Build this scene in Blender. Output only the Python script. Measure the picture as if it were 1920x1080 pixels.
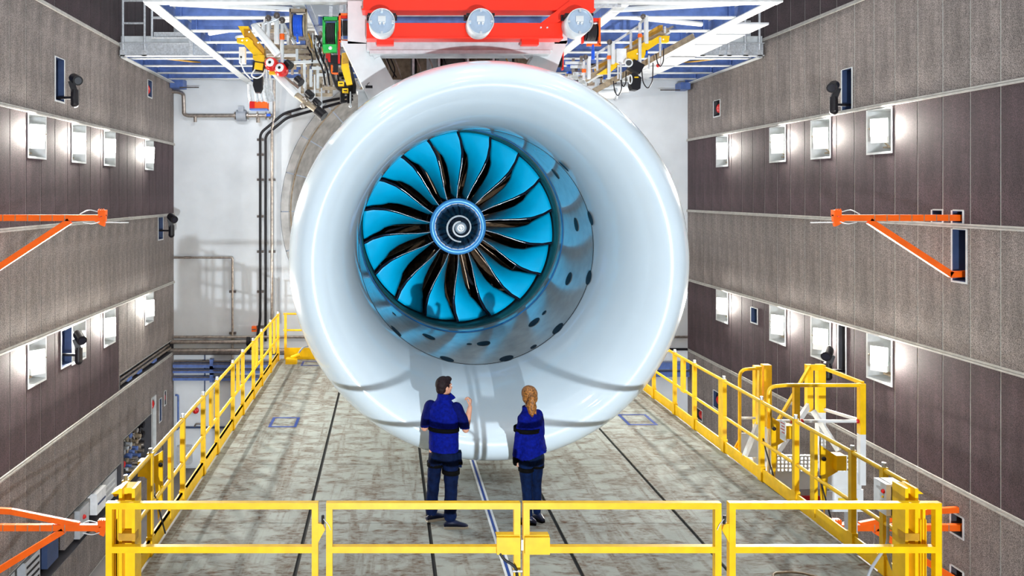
import bpy, math, random
from math import sin, cos, pi, radians, sqrt, atan2
from mathutils import Vector, Matrix, Quaternion
S = bpy.context.scene
for o in list(bpy.data.objects): bpy.data.objects.remove(o)
COL = S.collection
RND = random.Random(7)

# ------------------------------------------------------------------ camera
cam = bpy.data.objects.new('camera', bpy.data.cameras.new('camera'))
COL.objects.link(cam)
cam.location = (0, 0, 4.03)
cam.rotation_euler = (pi/2, 0, 0)
cam.data.sensor_width = 36
cam.data.lens = 26.81
cam.data.shift_x = 0.1214
cam.data.shift_y = -0.0917
cam.data.clip_end = 200
S.camera = cam
# ------------------------------------------------------------------ world, lights, exposure
W = bpy.data.worlds.new('world'); S.world = W; W.use_nodes = True
W.node_tree.nodes['Background'].inputs[0].default_value = (0.75, 0.85, 1, 1)
W.node_tree.nodes['Background'].inputs[1].default_value = 0.3
S.view_settings.view_transform = 'Standard'
S.view_settings.look = 'None'
S.view_settings.exposure = 0.6
S.view_settings.gamma = 1
S.view_settings.use_curve_mapping = False
POW_FRONT, POW_FLOOD, POW_FILL = 10500, 190, 42

def area(name, loc, aim, size, power, col=(1, 1, 1), size_y=None, parent=None, spread=pi):
    d = bpy.data.lights.new(name, 'AREA'); d.energy = power; d.color = col; d.size = size
    if size_y: d.shape = 'RECTANGLE'; d.size_y = size_y
    d.spread = spread
    o = bpy.data.objects.new(name, d); COL.objects.link(o)
    o.location = loc
    o.rotation_euler = (Vector(aim)-Vector(loc)).to_track_quat('-Z', 'Y').to_euler()
    if parent:
        o.location = Vector(loc)-parent.location; o.parent = parent
    return o
# the one strong work floodlight far in front of the engine, low in the intake end of the cell (its head is built further down)
FRONT = (1.25, -9.6, -0.45)
fl = bpy.data.lights.new('front_flood_light', 'SPOT'); fl.energy = POW_FRONT; fl.color = (.88, .95, 1); fl.spot_size = radians(75); fl.spot_blend = .4; fl.shadow_soft_size = 0.10
flo = bpy.data.objects.new('front_flood_light', fl); COL.objects.link(flo); flo.location = FRONT
flo.rotation_euler = (Vector((1.3, 12, 3.6))-Vector(FRONT)).to_track_quat('-Z', 'Y').to_euler()
# general fill lights added under the ceiling, out of view (shades built further down)
FILL_XY = [(x, y) for y in (-6, 0, 6, 11) for x in (-3.6, 1.3, 6.2)]
for x, y in FILL_XY:
    area('ceiling_fill_light', (x, y, 11.6), (x, y+.5, 0), 0.8, POW_FILL, (.96, .98, 1))
for x in (-4.5, 1.3, 7.2):  # more fill added to brighten the back, no lamp stands here
    area('rear_fill_light', (x, 22.3, 11.5), (x, 21.5, 0), 0.8, POW_FILL*.6, (.9, .95, 1))
    area('gantry_fill_light', (x, 21.2, 7.25), (x, 23.0, 2), 0.5, POW_FILL*.5, (.95, .97, 1))

F = 1430.0
def P(px, py, Y): return Vector(((px-727)*Y/F, Y, 4.03-(py-364)*Y/F))
def G(px, py, z=0.0):
    Y = F*(4.03-z)/(py-364); return Vector(((px-727)*Y/F, Y, z))

# ------------------------------------------------------------------ materials
def nt(m):
    m.use_nodes = True; n = m.node_tree; b = n.nodes['Principled BSDF']; return n, b
MC = {}
def mat(name, col, rough=.5, metal=0, var=.06, scale=6, coat=0, bump=0, bscale=60, rand=0, emit=0, spec=.5):
    if name in MC: return MC[name]
    m = bpy.data.materials.new(name); n, b = nt(m); N = n.nodes; L = n.links
    b.inputs['Roughness'].default_value = rough; b.inputs['Metallic'].default_value = metal
    b.inputs['Coat Weight'].default_value = coat; b.inputs['Coat Roughness'].default_value = .05
    b.inputs['Specular IOR Level'].default_value = spec
    tc = N.new('ShaderNodeTexCoord')
    nz = N.new('ShaderNodeTexNoise'); nz.inputs['Scale'].default_value = scale; nz.inputs['Detail'].default_value = 5
    L.new(tc.outputs['Object'], nz.inputs['Vector'])
    hs = N.new('ShaderNodeHueSaturation'); hs.inputs['Color'].default_value = (*col, 1)
    mr = N.new('ShaderNodeMapRange'); mr.inputs['From Min'].default_value = .3; mr.inputs['From Max'].default_value = .7
    mr.inputs['To Min'].default_value = 1-var*2; mr.inputs['To Max'].default_value = 1+var*2
    L.new(nz.outputs['Fac'], mr.inputs['Value'])
    if rand:
        oi = N.new('ShaderNodeObjectInfo'); m2 = N.new('ShaderNodeMapRange')
        m2.inputs['To Min'].default_value = 1-rand; m2.inputs['To Max'].default_value = 1+rand
        L.new(oi.outputs['Random'], m2.inputs['Value'])
        mm = N.new('ShaderNodeMath'); mm.operation = 'MULTIPLY'
        L.new(mr.outputs[0], mm.inputs[0]); L.new(m2.outputs[0], mm.inputs[1]); L.new(mm.outputs[0], hs.inputs['Value'])
    else: L.new(mr.outputs[0], hs.inputs['Value'])
    L.new(hs.outputs['Color'], b.inputs['Base Color'])
    if bump:
        n2 = N.new('ShaderNodeTexNoise'); n2.inputs['Scale'].default_value = bscale
        L.new(tc.outputs['Object'], n2.inputs['Vector'])
        bp = N.new('ShaderNodeBump'); bp.inputs['Strength'].default_value = bump; bp.inputs['Distance'].default_value = .01
        L.new(n2.outputs['Fac'], bp.inputs['Height']); L.new(bp.outputs[0], b.inputs['Normal'])
    if emit:
        b.inputs['Emission Color'].default_value = (*col, 1); b.inputs['Emission Strength'].default_value = emit
    MC[name] = m; return m

def panel_mat(name, col, var):
    m = mat(name, col, .75, 0, var, 2.2, rand=.09)
    n = m.node_tree; N = n.nodes; L = n.links; b = N['Principled BSDF']
    hs = [x for x in N if x.type == 'HUE_SAT'][0]; tc = [x for x in N if x.type == 'TEX_COORD'][0]
    n2 = N.new('ShaderNodeTexNoise'); n2.inputs['Scale'].default_value = 75; n2.inputs['Detail'].default_value = 2
    L.new(tc.outputs['Object'], n2.inputs['Vector'])
    cr = N.new('ShaderNodeMapRange'); cr.inputs['From Min'].default_value = .35; cr.inputs['From Max'].default_value = .65
    cr.inputs['To Min'].default_value = .38; cr.inputs['To Max'].default_value = 1.62
    L.new(n2.outputs['Fac'], cr.inputs['Value'])
    # long vertical streaks of wear
    mp = N.new('ShaderNodeMapping'); mp.inputs['Scale'].default_value = (9, 9, .6); L.new(tc.outputs['Object'], mp.inputs[0])
    n3 = N.new('ShaderNodeTexNoise'); n3.inputs['Scale'].default_value = 1.2; n3.inputs['Detail'].default_value = 4; L.new(mp.outputs[0], n3.inputs['Vector'])
    c3 = N.new('ShaderNodeMapRange'); c3.inputs['From Min'].default_value = .3; c3.inputs['From Max'].default_value = .7
    c3.inputs['To Min'].default_value = .82; c3.inputs['To Max'].default_value = 1.18; L.new(n3.outputs['Fac'], c3.inputs['Value'])
    mu = N.new('ShaderNodeMath'); mu.operation = 'MULTIPLY'; L.new(cr.outputs[0], mu.inputs[0]); L.new(c3.outputs[0], mu.inputs[1])
    vm = N.new('ShaderNodeVectorMath'); vm.operation = 'SCALE'
    L.new(hs.outputs['Color'], vm.inputs[0]); L.new(mu.outputs[0], vm.inputs['Scale']); L.new(vm.outputs[0], b.inputs['Base Color'])
    return m

def deck_mat():
    m = mat('deck_concrete', (.30, .325, .305), .8, 0, .05, 3, bump=.25, bscale=25, rand=.04, spec=.25)
    n = m.node_tree; N = n.nodes; L = n.links; b = N['Principled BSDF']
    hs = [x for x in N if x.type == 'HUE_SAT'][0]
    geo = N.new('ShaderNodeNewGeometry')
    def stain(scale, vs, lo, hi, det=7):
        mp = N.new('ShaderNodeMapping'); mp.inputs['Scale'].default_value = vs; L.new(geo.outputs['Position'], mp.inputs[0])
        z = N.new('ShaderNodeTexNoise'); z.inputs['Scale'].default_value = scale; z.inputs['Detail'].default_value = det; z.inputs['Roughness'].default_value = .65
        z.inputs['Distortion'].default_value = .6
        L.new(mp.outputs[0], z.inputs['Vector'])
        r = N.new('ShaderNodeMapRange'); r.inputs['From Min'].default_value = lo; r.inputs['From Max'].default_value = hi
        L.new(z.outputs['Fac'], r.inputs['Value']); return r.outputs[0]
    a = stain(2.2, (1, 2.4, 1), .455, .58); t = stain(1.3, (3.2, .30, 1), .48, .60); f = stain(9, (1, 2.5, 1), .40, .75)
    mx = N.new('ShaderNodeMath'); mx.operation = 'MAXIMUM'; L.new(a, mx.inputs[0]); L.new(t, mx.inputs[1])
    m3 = N.new('ShaderNodeMath'); m3.operation = 'MULTIPLY'; L.new(mx.outputs[0], m3.inputs[0])
    ad = N.new('ShaderNodeMath'); ad.operation = 'ADD'; ad.inputs[1].default_value = .25; L.new(f, ad.inputs[0]); L.new(ad.outputs[0], m3.inputs[1]); m3.use_clamp = True
    mix = N.new('ShaderNodeMix'); mix.data_type = 'RGBA'; L.new(m3.outputs[0], mix.inputs[0])
    L.new(hs.outputs[0], mix.inputs[6]); mix.inputs[7].default_value = (.095, .050, .026, 1)
    w = stain(14, (1, 2, 1), .55, .8); w2 = N.new('ShaderNodeMath'); w2.operation = 'MULTIPLY'; w2.inputs[1].default_value = .5; L.new(w, w2.inputs[0])
    mix2 = N.new('ShaderNodeMix'); mix2.data_type = 'RGBA'; L.new(w2.outputs[0], mix2.inputs[0]); L.new(mix.outputs[2], mix2.inputs[6]); mix2.inputs[7].default_value = (.36, .41, .41, 1)
    L.new(mix2.outputs[2], b.inputs['Base Color'])
    return m

M = dict(
 wall_white=mat('wall_white', (.68, .72, .76), .6, 0, .03, 1.5),
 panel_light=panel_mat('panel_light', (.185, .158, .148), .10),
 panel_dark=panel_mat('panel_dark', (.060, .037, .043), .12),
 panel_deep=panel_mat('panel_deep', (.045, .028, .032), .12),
 trim=mat('trim', (.40, .385, .36), .6, 0, .08, 8),
 joint=mat('joint', (.55, .57, .54), .6, 0, .05, 5),
 niche=mat('niche_paint', (.55, .57, .58), .5),
 niche_dark=mat('niche_dark', (.05, .05, .06), .6),
 deck=deck_mat(),
 seam=mat('seam_black', (.012, .012, .012), .8),
 concrete=mat('concrete', (.42, .42, .42), .85, 0, .12, 4, bump=.2),
 floor=mat('lower_floor', (.20, .19, .19), .7, 0, .1, 1),
 yellow=mat('yellow_paint', (.84, .50, .0), .38, 0, .05, 9, coat=.15),
 yellow_dk=mat('yellow_ochre', (.42, .22, .01), .5, 0, .12, 9),
 white=mat('white_paint', (.66, .68, .69), .4, 0, .03, 5),
 steel=mat('galvanised_steel', (.55, .58, .62), .42, .45, .10, 25),
 steel_wh=mat('white_steel', (.58, .61, .63), .45, .1, .06, 8),
 steel_bl=mat('blue_grey_steel', (.085, .15, .40), .45, .1, .12, 6),
 pipe=mat('stainless_pipe', (.42, .37, .33), .3, .8, .15, 12),
 pipe_dk=mat('dark_pipe', (.10, .085, .08), .4, .3, .15, 12),
 brown=mat('brown_steel', (.30, .24, .17), .5, .3, .15, 12),
 red=mat('red_orange_paint', (.85, .020, .001), .35, 0, .03, 5),
 orange=mat('orange_paint', (.88, .12, .003), .4, 0, .04, 5),
 redbell=mat('red_enamel', (.55, .01, .01), .3),
 black=mat('black_plastic', (.008, .007, .010), .4, spec=.3),
 rubber=mat('black_rubber', (.01, .01, .012), .6),
 blue=mat('blue_hose', (.005, .09, .62), .35),
 green=mat('green_paint', (.01, .40, .06), .4),
 tape_bl=mat('blue_tape', (.01, .05, .28), .5),
 tape_wh=mat('white_tape', (.72, .75, .76), .5),
 nacelle=mat('white_gloss_paint', (.67, .785, .87), .22, 0, .01, 2, coat=1),
 barrel=mat('polished_liner', (.70, .76, .78), .16, .45, .05, 5),
 cyan=mat('cyan_blade_paint', (.0, .57, 1.0), .35, 0, .03, 4, coat=.25),
 cyan_dk=mat('teal_case_rim', (.01, .10, .12), .4),
 titan=mat('dark_titanium', (.012, .016, .035), .25, .7, .1, 12),
 bright=mat('bright_edge', (.8, .85, .9), .25, .6),
 hub=mat('hub_blue', (.08, .36, .80), .3, .2),
 spinner=mat('spinner_black', (.012, .02, .035), .3, .3, .3, 14),
 stripe=mat('spiral_white', (.88, .9, .92), .4),
 bronze=mat('guide_vane_bronze', (.40, .27, .17), .4, .3, .25, 14),
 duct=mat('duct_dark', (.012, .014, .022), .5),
 lamp=mat('lamp_glass', (1, .98, .93), .3, emit=9),
 lamp_off=mat('lamp_lens', (.50, .62, .78), .2, .3),
 glass=mat('lens_black', (.01, .01, .02), .1),
 boxgrey=mat('cabinet_grey', (.45, .47, .5), .5),
 boxwhite=mat('cabinet_white', (.8, .82, .84), .5),
 boxblue=mat('cabinet_blue', (.035, .06, .14), .5),
 signred=mat('sign_red', (.5, .005, .01), .4),
 signyel=mat('sign_yellow', (.85, .6, .02), .5),
 cable=mat('grey_cable', (.30, .33, .38), .5),
 skin=mat('skin', (.60, .30, .20), .5, 0, .04, 8),
 skin2=mat('skin_fair', (.62, .36, .26), .5, 0, .04, 8),
 hair_m=mat('hair_dark', (.012, .005, .007), .6, 0, .3, 60, bump=.5, bscale=90, spec=.2),
 hair_w=mat('hair_blonde', (.26, .10, .018), .5, 0, .45, 50, bump=.6, bscale=80),
 navy=mat('navy_fleece', (.001, .006, .17), .85, 0, .18, 30, bump=.3, bscale=120, spec=.1),
 navy2=mat('navy_shirt', (.001, .004, .085), .85, 0, .15, 30, bump=.3, bscale=120, spec=.1),
 trouser=mat('navy_trouser', (.001, .006, .032), .8, 0, .25, 14, bump=.4, bscale=30, spec=.1),
 jean=mat('dark_jeans', (.001, .008, .040), .8, 0, .25, 14, bump=.4, bscale=30, spec=.1),
 strap=mat('black_elastic', (.002, .002, .002), .8, spec=.08),
 shoe=mat('shoe_blue_black', (.003, .008, .04), .5, spec=.3),
 sole=mat('shoe_sole', (.55, .5, .42), .6),
 boot=mat('dark_boot', (.008, .014, .05), .3),
)

# ------------------------------------------------------------------ mesh builder
class MB:
    def __init__(s): s.v = []; s.f = []; s.sm = []
    def add(s, vs, fs, smooth=False):
        k = len(s.v); s.v += [tuple(v) for v in vs]; s.f += [tuple(i+k for i in f) for f in fs]; s.sm += [smooth]*len(fs); return s
    def box(s, x0, x1, y0, y1, z0, z1):
        if x0 > x1: x0, x1 = x1, x0
        if y0 > y1: y0, y1 = y1, y0
        if z0 > z1: z0, z1 = z1, z0
        return s.add([(x0,y0,z0),(x1,y0,z0),(x1,y1,z0),(x0,y1,z0),(x0,y0,z1),(x1,y0,z1),(x1,y1,z1),(x0,y1,z1)],
              [(0,3,2,1),(4,5,6,7),(0,1,5,4),(1,2,6,5),(2,3,7,6),(3,0,4,7)])
    def cbox(s, c, d, rot=None):
        hx, hy, hz = d[0]/2, d[1]/2, d[2]/2; k = len(s.v)
        s.box(-hx, hx, -hy, hy, -hz, hz)
        R = rot if rot is not None else Matrix.Identity(3)
        for i in range(k, len(s.v)): s.v[i] = tuple(R @ Vector(s.v[i]) + Vector(c))
        return s
    def bar(s, p0, p1, w, h, up=(0, 0, 1)):
        p0 = Vector(p0); p1 = Vector(p1); d = (p1-p0); L = d.length
        if L < 1e-6: return s
        d.normalize(); u = Vector(up)
        if abs(d.dot(u)) > .98: u = Vector((0, 1, 0))
        a = d.cross(u).normalized(); b = a.cross(d).normalized()
        vs = [p+a*(sx*w/2)+b*(sz*h/2) for p in (p0, p1) for sx, sz in ((-1,-1),(1,-1),(1,1),(-1,1))]
        return s.add(vs, [(0,1,2,3),(7,6,5,4),(0,4,5,1),(1,5,6,2),(2,6,7,3),(3,7,4,0)])
    def ibeam(s, p0, p1, w, h, t=.025):
        up = Vector((0, 0, 1))
        s.bar(p0, p1, t, h)
        o = up*(h/2); s.bar(Vector(p0)+o, Vector(p1)+o, w, t); s.bar(Vector(p0)-o, Vector(p1)-o, w, t); return s
    def tube(s, pts, r, n=8, closed=False):
        pts = [Vector(p) for p in pts]; m = len(pts); rings = []
        for i, p in enumerate(pts):
            if closed: d = (pts[(i+1) % m]-pts[i-1])
            else: d = (pts[min(i+1, m-1)]-pts[max(i-1, 0)])
            d.normalize()
            if i == 0: a = d.orthogonal().normalized()
            else:
                a = a-d*a.dot(d)
                a = a.normalized() if a.length > 1e-6 else d.orthogonal().normalized()
            b = d.cross(a); rr = r[i] if isinstance(r, (list, tuple)) else r
            if 0 < i < m-1 or closed:
                d1 = (pts[i]-pts[i-1]).normalized(); c = max(.5, d.dot(d1)); rr = rr/ c if c < .98 else rr
            rings.append([p+(a*cos(2*pi*k/n)+b*sin(2*pi*k/n))*rr for k in range(n)])
        vs = [v for rg in rings for v in rg]; fs = []
        q = m if closed else m-1
        for i in range(q):
            j = (i+1) % m
            for k in range(n):
                l = (k+1) % n; fs.append((i*n+k, i*n+l, j*n+l, j*n+k))
        s.add(vs, fs, True)
        if not closed:
            s.add(rings[0], [tuple(range(n-1, -1, -1))]); s.add(rings[-1], [tuple(range(n))])
        return s
    def lathe(s, prof, o=(0,0,0), axis=(0,0,1), n=24, smooth=True, a0=0, a1=2*pi):
        o = Vector(o); ax = Vector(axis).normalized(); a = ax.orthogonal().normalized(); b = ax.cross(a)
        full = abs(a1-a0-2*pi) < 1e-6; m = n if full else n+1
        vs = []; fs = []
        for t, r in prof:
            for k in range(m):
                an = a0+(a1-a0)*k/n; vs.append(o+ax*t+(a*cos(an)+b*sin(an))*r)
        for i in range(len(prof)-1):
            for k in range(n):
                l = (k+1) % m; fs.append((i*m+k, i*m+l, (i+1)*m+l, (i+1)*m+k))
        return s.add(vs, fs, smooth)
    def cyl(s, p0, p1, r, n=16, r1=None):
        p0 = Vector(p0); p1 = Vector(p1); L = (p1-p0).length; r1 = r if r1 is None else r1
        s.lathe([(0, r), (L, r1)], p0, p1-p0, n)
        s.lathe([(0, 0.0001), (0, r)], p0, p1-p0, n, False); s.lathe([(L, r1), (L, 0.0001)], p0, p1-p0, n, False); return s
    def ball(s, c, r, n=12, R=None):
        rx, ry, rz = r if isinstance(r, (tuple, list)) else (r, r, r); m = max(6, n//2+2)
        vs = []; fs = []; R = R or Matrix.Identity(3); c = Vector(c)
        for i in range(m+1):
            t = pi*i/m
            for k in range(n):
                p = 2*pi*k/n; vs.append(c+R@Vector((rx*sin(t)*cos(p), ry*sin(t)*sin(p), rz*cos(t))))
        for i in range(m):
            for k in range(n):
                l = (k+1) % n; fs.append((i*n+k, (i+1)*n+k, (i+1)*n+l, i*n+l))
        return s.add(vs, fs, True)
    def prism(s, poly, d):   # polygon (3D points) extruded by vector d
        n = len(poly); poly = [Vector(p) for p in poly]; d = Vector(d)
        return s.add(poly+[p+d for p in poly], [tuple(range(n)), tuple(range(2*n-1, n-1, -1))]+[(i, (i+1) % n, (i+1) % n+n, i+n) for i in range(n)])
    def build(s, name, material, parent=None, origin=None, **kw):
        me = bpy.data.meshes.new(name)
        o0 = Vector(origin) if origin is not None else (parent_world(parent) if parent else None)
        if o0 is None:
            if s.v:
                xs = list(zip(*s.v)); o0 = Vector(((min(xs[0])+max(xs[0]))/2, (min(xs[1])+max(xs[1]))/2, min(xs[2])))
            else: o0 = Vector()
        me.from_pydata([(v[0]-o0.x, v[1]-o0.y, v[2]-o0.z) for v in s.v], [], s.f)
        me.polygons.foreach_set('use_smooth', s.sm); me.update()
        me.materials.append(material)
        o = bpy.data.objects.new(name, me); COL.objects.link(o)
        if parent: o.parent = parent; o.location = o0-parent_world(parent)
        else: o.location = o0
        for k, v in kw.items(): o[k] = v
        return o
def parent_world(p):
    v = Vector()
    while p: v += p.location; p = p.parent
    return v
def thing(name, loc, label, cat, group=None):
    o = bpy.data.objects.new(name, None); COL.objects.link(o); o.location = loc; o.empty_display_size = .1
    o['label'] = label; o['category'] = cat
    if group: o['group'] = group
    return o
def arc_pts(pts, rad=.12, n=5):   # round the corners of a polyline
    pts = [Vector(p) for p in pts]; out = [pts[0]]
    for i in range(1, len(pts)-1):
        a = (pts[i-1]-pts[i]); b = (pts[i+1]-pts[i]); r = min(rad, a.length*.45, b.length*.45)
        p0 = pts[i]+a.normalized()*r; p1 = pts[i]+b.normalized()*r
        for k in range(n+1):
            t = k/n; out.append(p0*(1-t)**2+pts[i]*2*t*(1-t)+p1*t*t)
    out.append(pts[-1]); return out
# ================================================================== SETTING
XL, XR, YB, YF = -6.6, 9.25, 23.5, -13.0
ZF, ZC = -4.42, 12.0
def rect_minus(r, holes):
    a0, a1, b0, b1 = r
    hs = [h for h in holes if h[0] < a1-1e-6 and h[1] > a0+1e-6 and h[2] < b1-1e-6 and h[3] > b0+1e-6]
    if not hs: return [r]
    A = sorted({a0, a1, *[min(max(x, a0), a1) for h in hs for x in h[:2]]}); B = sorted({b0, b1, *[min(max(x, b0), b1) for h in hs for x in h[2:4]]})
    out = []
    for i in range(len(A)-1):
        for j in range(len(B)-1):
            ca, cb = (A[i]+A[i+1])/2, (B[j]+B[j+1])/2
            if not any(h[0] < ca < h[1] and h[2] < cb < h[3] for h in hs): out.append((A[i], A[i+1], B[j], B[j+1]))
    return out
C = 4.03
LAMPY = [(13.98, 14.68), (15.92, 16.62), (17.72, 18.42), (20.72, 21.42)]
# niches: (y0,y1,z0,z1, depth, material)
nL = [(a, b, 5.52-.80, 5.52, .5, 'niche') for a, b in LAMPY] + [(a, b, 1.28-.80, 1.28, .5, 'niche') for a, b in LAMPY]
nR = [(a, b, 5.63-.82, 5.63, .5, 'niche') for a, b in LAMPY] + [(a, b, 1.36-.84, 1.36, .5, 'niche') for a, b in LAMPY]
nL += [(15.12, 15.52, 5.90, 6.76, .35, 'boxblue'), (15.40, 15.90, .52, 1.27, .35, 'boxblue'), (20.95, 21.3, 6.72, 7.18, .3, 'boxblue'),
       (21.9, 22.35, 2.72, 3.36, .3, 'boxblue'), (18.76, 23.45, -.80, -.44, .5, 'niche_dark'),
       (19.03, 21.26, -3.5, -2.10, .7, 'niche_dark'), (21.30, 21.66, -3.5, -1.68, .3, 'niche'), (12.0, 18.85, -3.45, -2.62, .8, 'niche_dark'),
       (22.0, 22.2, -2.55, -1.9, .2, 'boxblue'), (22.5, 22.65, -2.2, -1.8, .2, 'niche_dark'), (12.18, 12.5, 2.63, 3.38, .3, 'boxblue')]
nR += [(15.18, 15.50, 5.72, 6.55, .35, 'boxblue'), (15.38, 15.62, .40, 1.36, .35, 'niche_dark'), (21.2, 21.6, 6.22, 6.66, .3, 'niche_dark'),
       (19.06, 19.38, .79, 1.16, .3, 'boxblue'), (12.70, 12.93, 3.56, 3.76, .3, 'boxblue'), (12.25, 12.47, 3.56, 3.76, .3, 'boxblue'),
       (12.18, 12.47, 2.62, 3.46, .35, 'boxblue'), (12.25, 12.5, -1.5, -1.18, .35, 'niche_dark'), (12.25, 12.5, -2.6, -2.05, .35, 'niche_dark'),
       (21.2, 21.62, -1.98, -1.52, .3, 'boxblue'), (22.4, 22.8, -2.65, -2.35, .3, 'niche_dark')]
def side_wall(name, X, sgn, trims, niches):
    # sgn: direction of the room's inside
    mb = MB(); holes = [n[:4] for n in niches]
    for (a0, a1, b0, b1) in rect_minus((YF, YB, ZF, ZC), holes):
        mb.add([(X, a0, b0), (X, a1, b0), (X, a1, b1), (X, a0, b1)], [(0, 1, 2, 3) if sgn < 0 else (3, 2, 1, 0)])
    mb.box(X-sgn*1.0, X-sgn*1.1, YF, YB, ZF, ZC)
    w = mb.build(name, M['joint'], origin=(X, YF, ZF), kind='structure')
    pw = .6; cols = int((YB-5.5)/pw)
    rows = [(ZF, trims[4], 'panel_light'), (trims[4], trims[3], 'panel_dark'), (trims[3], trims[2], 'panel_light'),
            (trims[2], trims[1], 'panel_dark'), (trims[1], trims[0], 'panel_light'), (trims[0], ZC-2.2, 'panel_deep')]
    cache = {}
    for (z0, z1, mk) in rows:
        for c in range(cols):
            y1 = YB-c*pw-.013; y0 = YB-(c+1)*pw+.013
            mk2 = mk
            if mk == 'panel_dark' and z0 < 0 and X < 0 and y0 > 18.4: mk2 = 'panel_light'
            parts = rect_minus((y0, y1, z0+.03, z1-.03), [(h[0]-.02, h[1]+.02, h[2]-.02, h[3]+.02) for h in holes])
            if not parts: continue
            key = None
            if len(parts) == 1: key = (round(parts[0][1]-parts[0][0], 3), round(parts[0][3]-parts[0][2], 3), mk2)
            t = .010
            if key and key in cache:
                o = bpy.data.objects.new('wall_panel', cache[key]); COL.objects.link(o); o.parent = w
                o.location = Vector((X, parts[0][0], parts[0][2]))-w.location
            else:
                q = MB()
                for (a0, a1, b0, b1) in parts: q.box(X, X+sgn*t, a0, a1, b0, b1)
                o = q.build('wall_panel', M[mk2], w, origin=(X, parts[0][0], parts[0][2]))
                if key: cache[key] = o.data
    # rest of the wall towards the intake end, out of view: broad panels
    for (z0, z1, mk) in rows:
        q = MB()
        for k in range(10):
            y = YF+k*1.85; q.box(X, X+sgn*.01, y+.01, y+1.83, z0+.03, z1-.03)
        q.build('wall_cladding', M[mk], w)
    for i, z in enumerate(trims):
        q = MB(); hs = .035
        q.box(X+sgn*.005, X+sgn*.05, YF, YB, z-hs, z-.004); q.box(X+sgn*.005, X+sgn*.04, YF, YB, z+.004, z+hs); q.box(X, X+sgn*.02, YF, YB, z-.01, z+.01)
        q.build('trim_%d' % (i+1+(0 if X < 0 else 5)), M['trim'], kind='structure')
    for (a0, a1, b0, b1, d, mk) in niches:
        q = MB(); x0 = X-sgn*d; x1 = X+sgn*.015; t = .012
        q.box(x0, x0+sgn*t, a0, a1, b0, b1); q.box(x0, x1, a0, a0+t, b0, b1); q.box(x0, x1, a1-t, a1, b0, b1)
        q.box(x0, x1, a0, a1, b0, b0+t); q.box(x0, x1, a0, a1, b1-t, b1)
        o = q.build('niche_lining', M[mk], w)
        if mk != 'niche_dark' or a1-a0 < 1:
            q = MB(); e = .028; x2 = X+sgn*.022
            q.box(X, x2, a0-e, a0, b0-e, b1+e*.2); q.box(X, x2, a1, a1+e, b0-e, b1+e*.2); q.box(X, x2, a0, a1, b0-e, b0); q.box(X, x2, a0, a1, b1-.004, b1+e*.2)
            q.build('niche_frame', M['niche'], w)
    return w
TL = [7.69, 5.56, 3.41, 1.33, -.83]; TR = [7.82, 5.69, 3.52, 1.40, -.75]
WL = side_wall('wall_left', XL, 1, TL, nL)
WR = side_wall('wall_right', XR, -1, TR, nR)
# floor, ceiling, intake end
MB().box(XL-1, XR+1, YF, YB+.3, ZF-.2, ZF).build('floor', M['floor'], kind='structure')
MB().box(XL-1, XR+1, YF, YB+.3, ZC, ZC+.2).build('ceiling', M['wall_white'], kind='structure')
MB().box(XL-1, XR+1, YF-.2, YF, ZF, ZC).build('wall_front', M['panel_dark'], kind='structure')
# back wall with the round exhaust opening
OX, OZ, OR = 1.397, 3.49, 4.70
q = MB(); N_ = 96; ring = []; outer = []
for k in range(N_):
    a = 2*pi*(k+.5)/N_; c_, s_ = cos(a), sin(a)
    ring.append((OX+OR*c_, YB, OZ+OR*s_))
    tx = ((XR+1 if c_ > 0 else XL-1)-OX)/c_ if abs(c_) > 1e-6 else 1e9; tz = ((ZC if s_ > 0 else ZF)-OZ)/s_ if abs(s_) > 1e-6 else 1e9
    t = min(tx, tz); outer.append((OX+t*c_, YB, OZ+t*s_))
for cx_, cz_ in ((XR+1, ZC), (XL-1, ZC), (XL-1, ZF), (XR+1, ZF)):
    k = min(range(N_), key=lambda i: (outer[i][0]-cx_)**2+(outer[i][2]-cz_)**2); outer[k] = (cx_, YB, cz_)
q.add(ring+outer, [(k, (k+1) % N_, (k+1) % N_+N_, k+N_) for k in range(N_)])
q.add([(x, y+.25, z) for x, y, z in ring+outer], [(k+N_, (k+1) % N_+N_, (k+1) % N_, k) for k in range(N_)])
q.add(ring+[(x, y+.25, z) for x, y, z in ring], [(k+N_, (k+1) % N_+N_, (k+1) % N_, k) for k in range(N_)])
WB = q.build('wall_back', M['wall_white'], origin=(OX, YB, ZF), kind='structure')
# exhaust detuner: concrete collar of cast segments, then a dark throat
dt = WB
ns = 24
for k in range(ns):
    a0 = 2*pi*k/ns+.004; a1 = 2*pi*(k+1)/ns-.004
    MB().lathe([(-.06, 4.68), (-.06, 4.45), (.1, 4.42)], (OX, YB, OZ), (0, 1, 0), 6, False, a0, a1).build('collar_segment', M['concrete'], dt)
    MB().lathe([(.12, 4.40), (.5, 4.25), (2.2, 3.7), (2.3, 3.4)], (OX, YB, OZ), (0, 1, 0), 6, True, a0, a1).build('funnel_segment', M['concrete'], dt)
MB().lathe([(.09, 4.45), (.13, 4.38)], (OX, YB, OZ), (0, 1, 0), 96).build('joint_ring', M['brown'], dt)
MB().lathe([(2.3, 3.4), (5, 3.3), (6, 3.3), (6, .001)], (OX, YB, OZ), (0, 1, 0), 64).build('throat', M['niche_dark'], dt)

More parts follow.
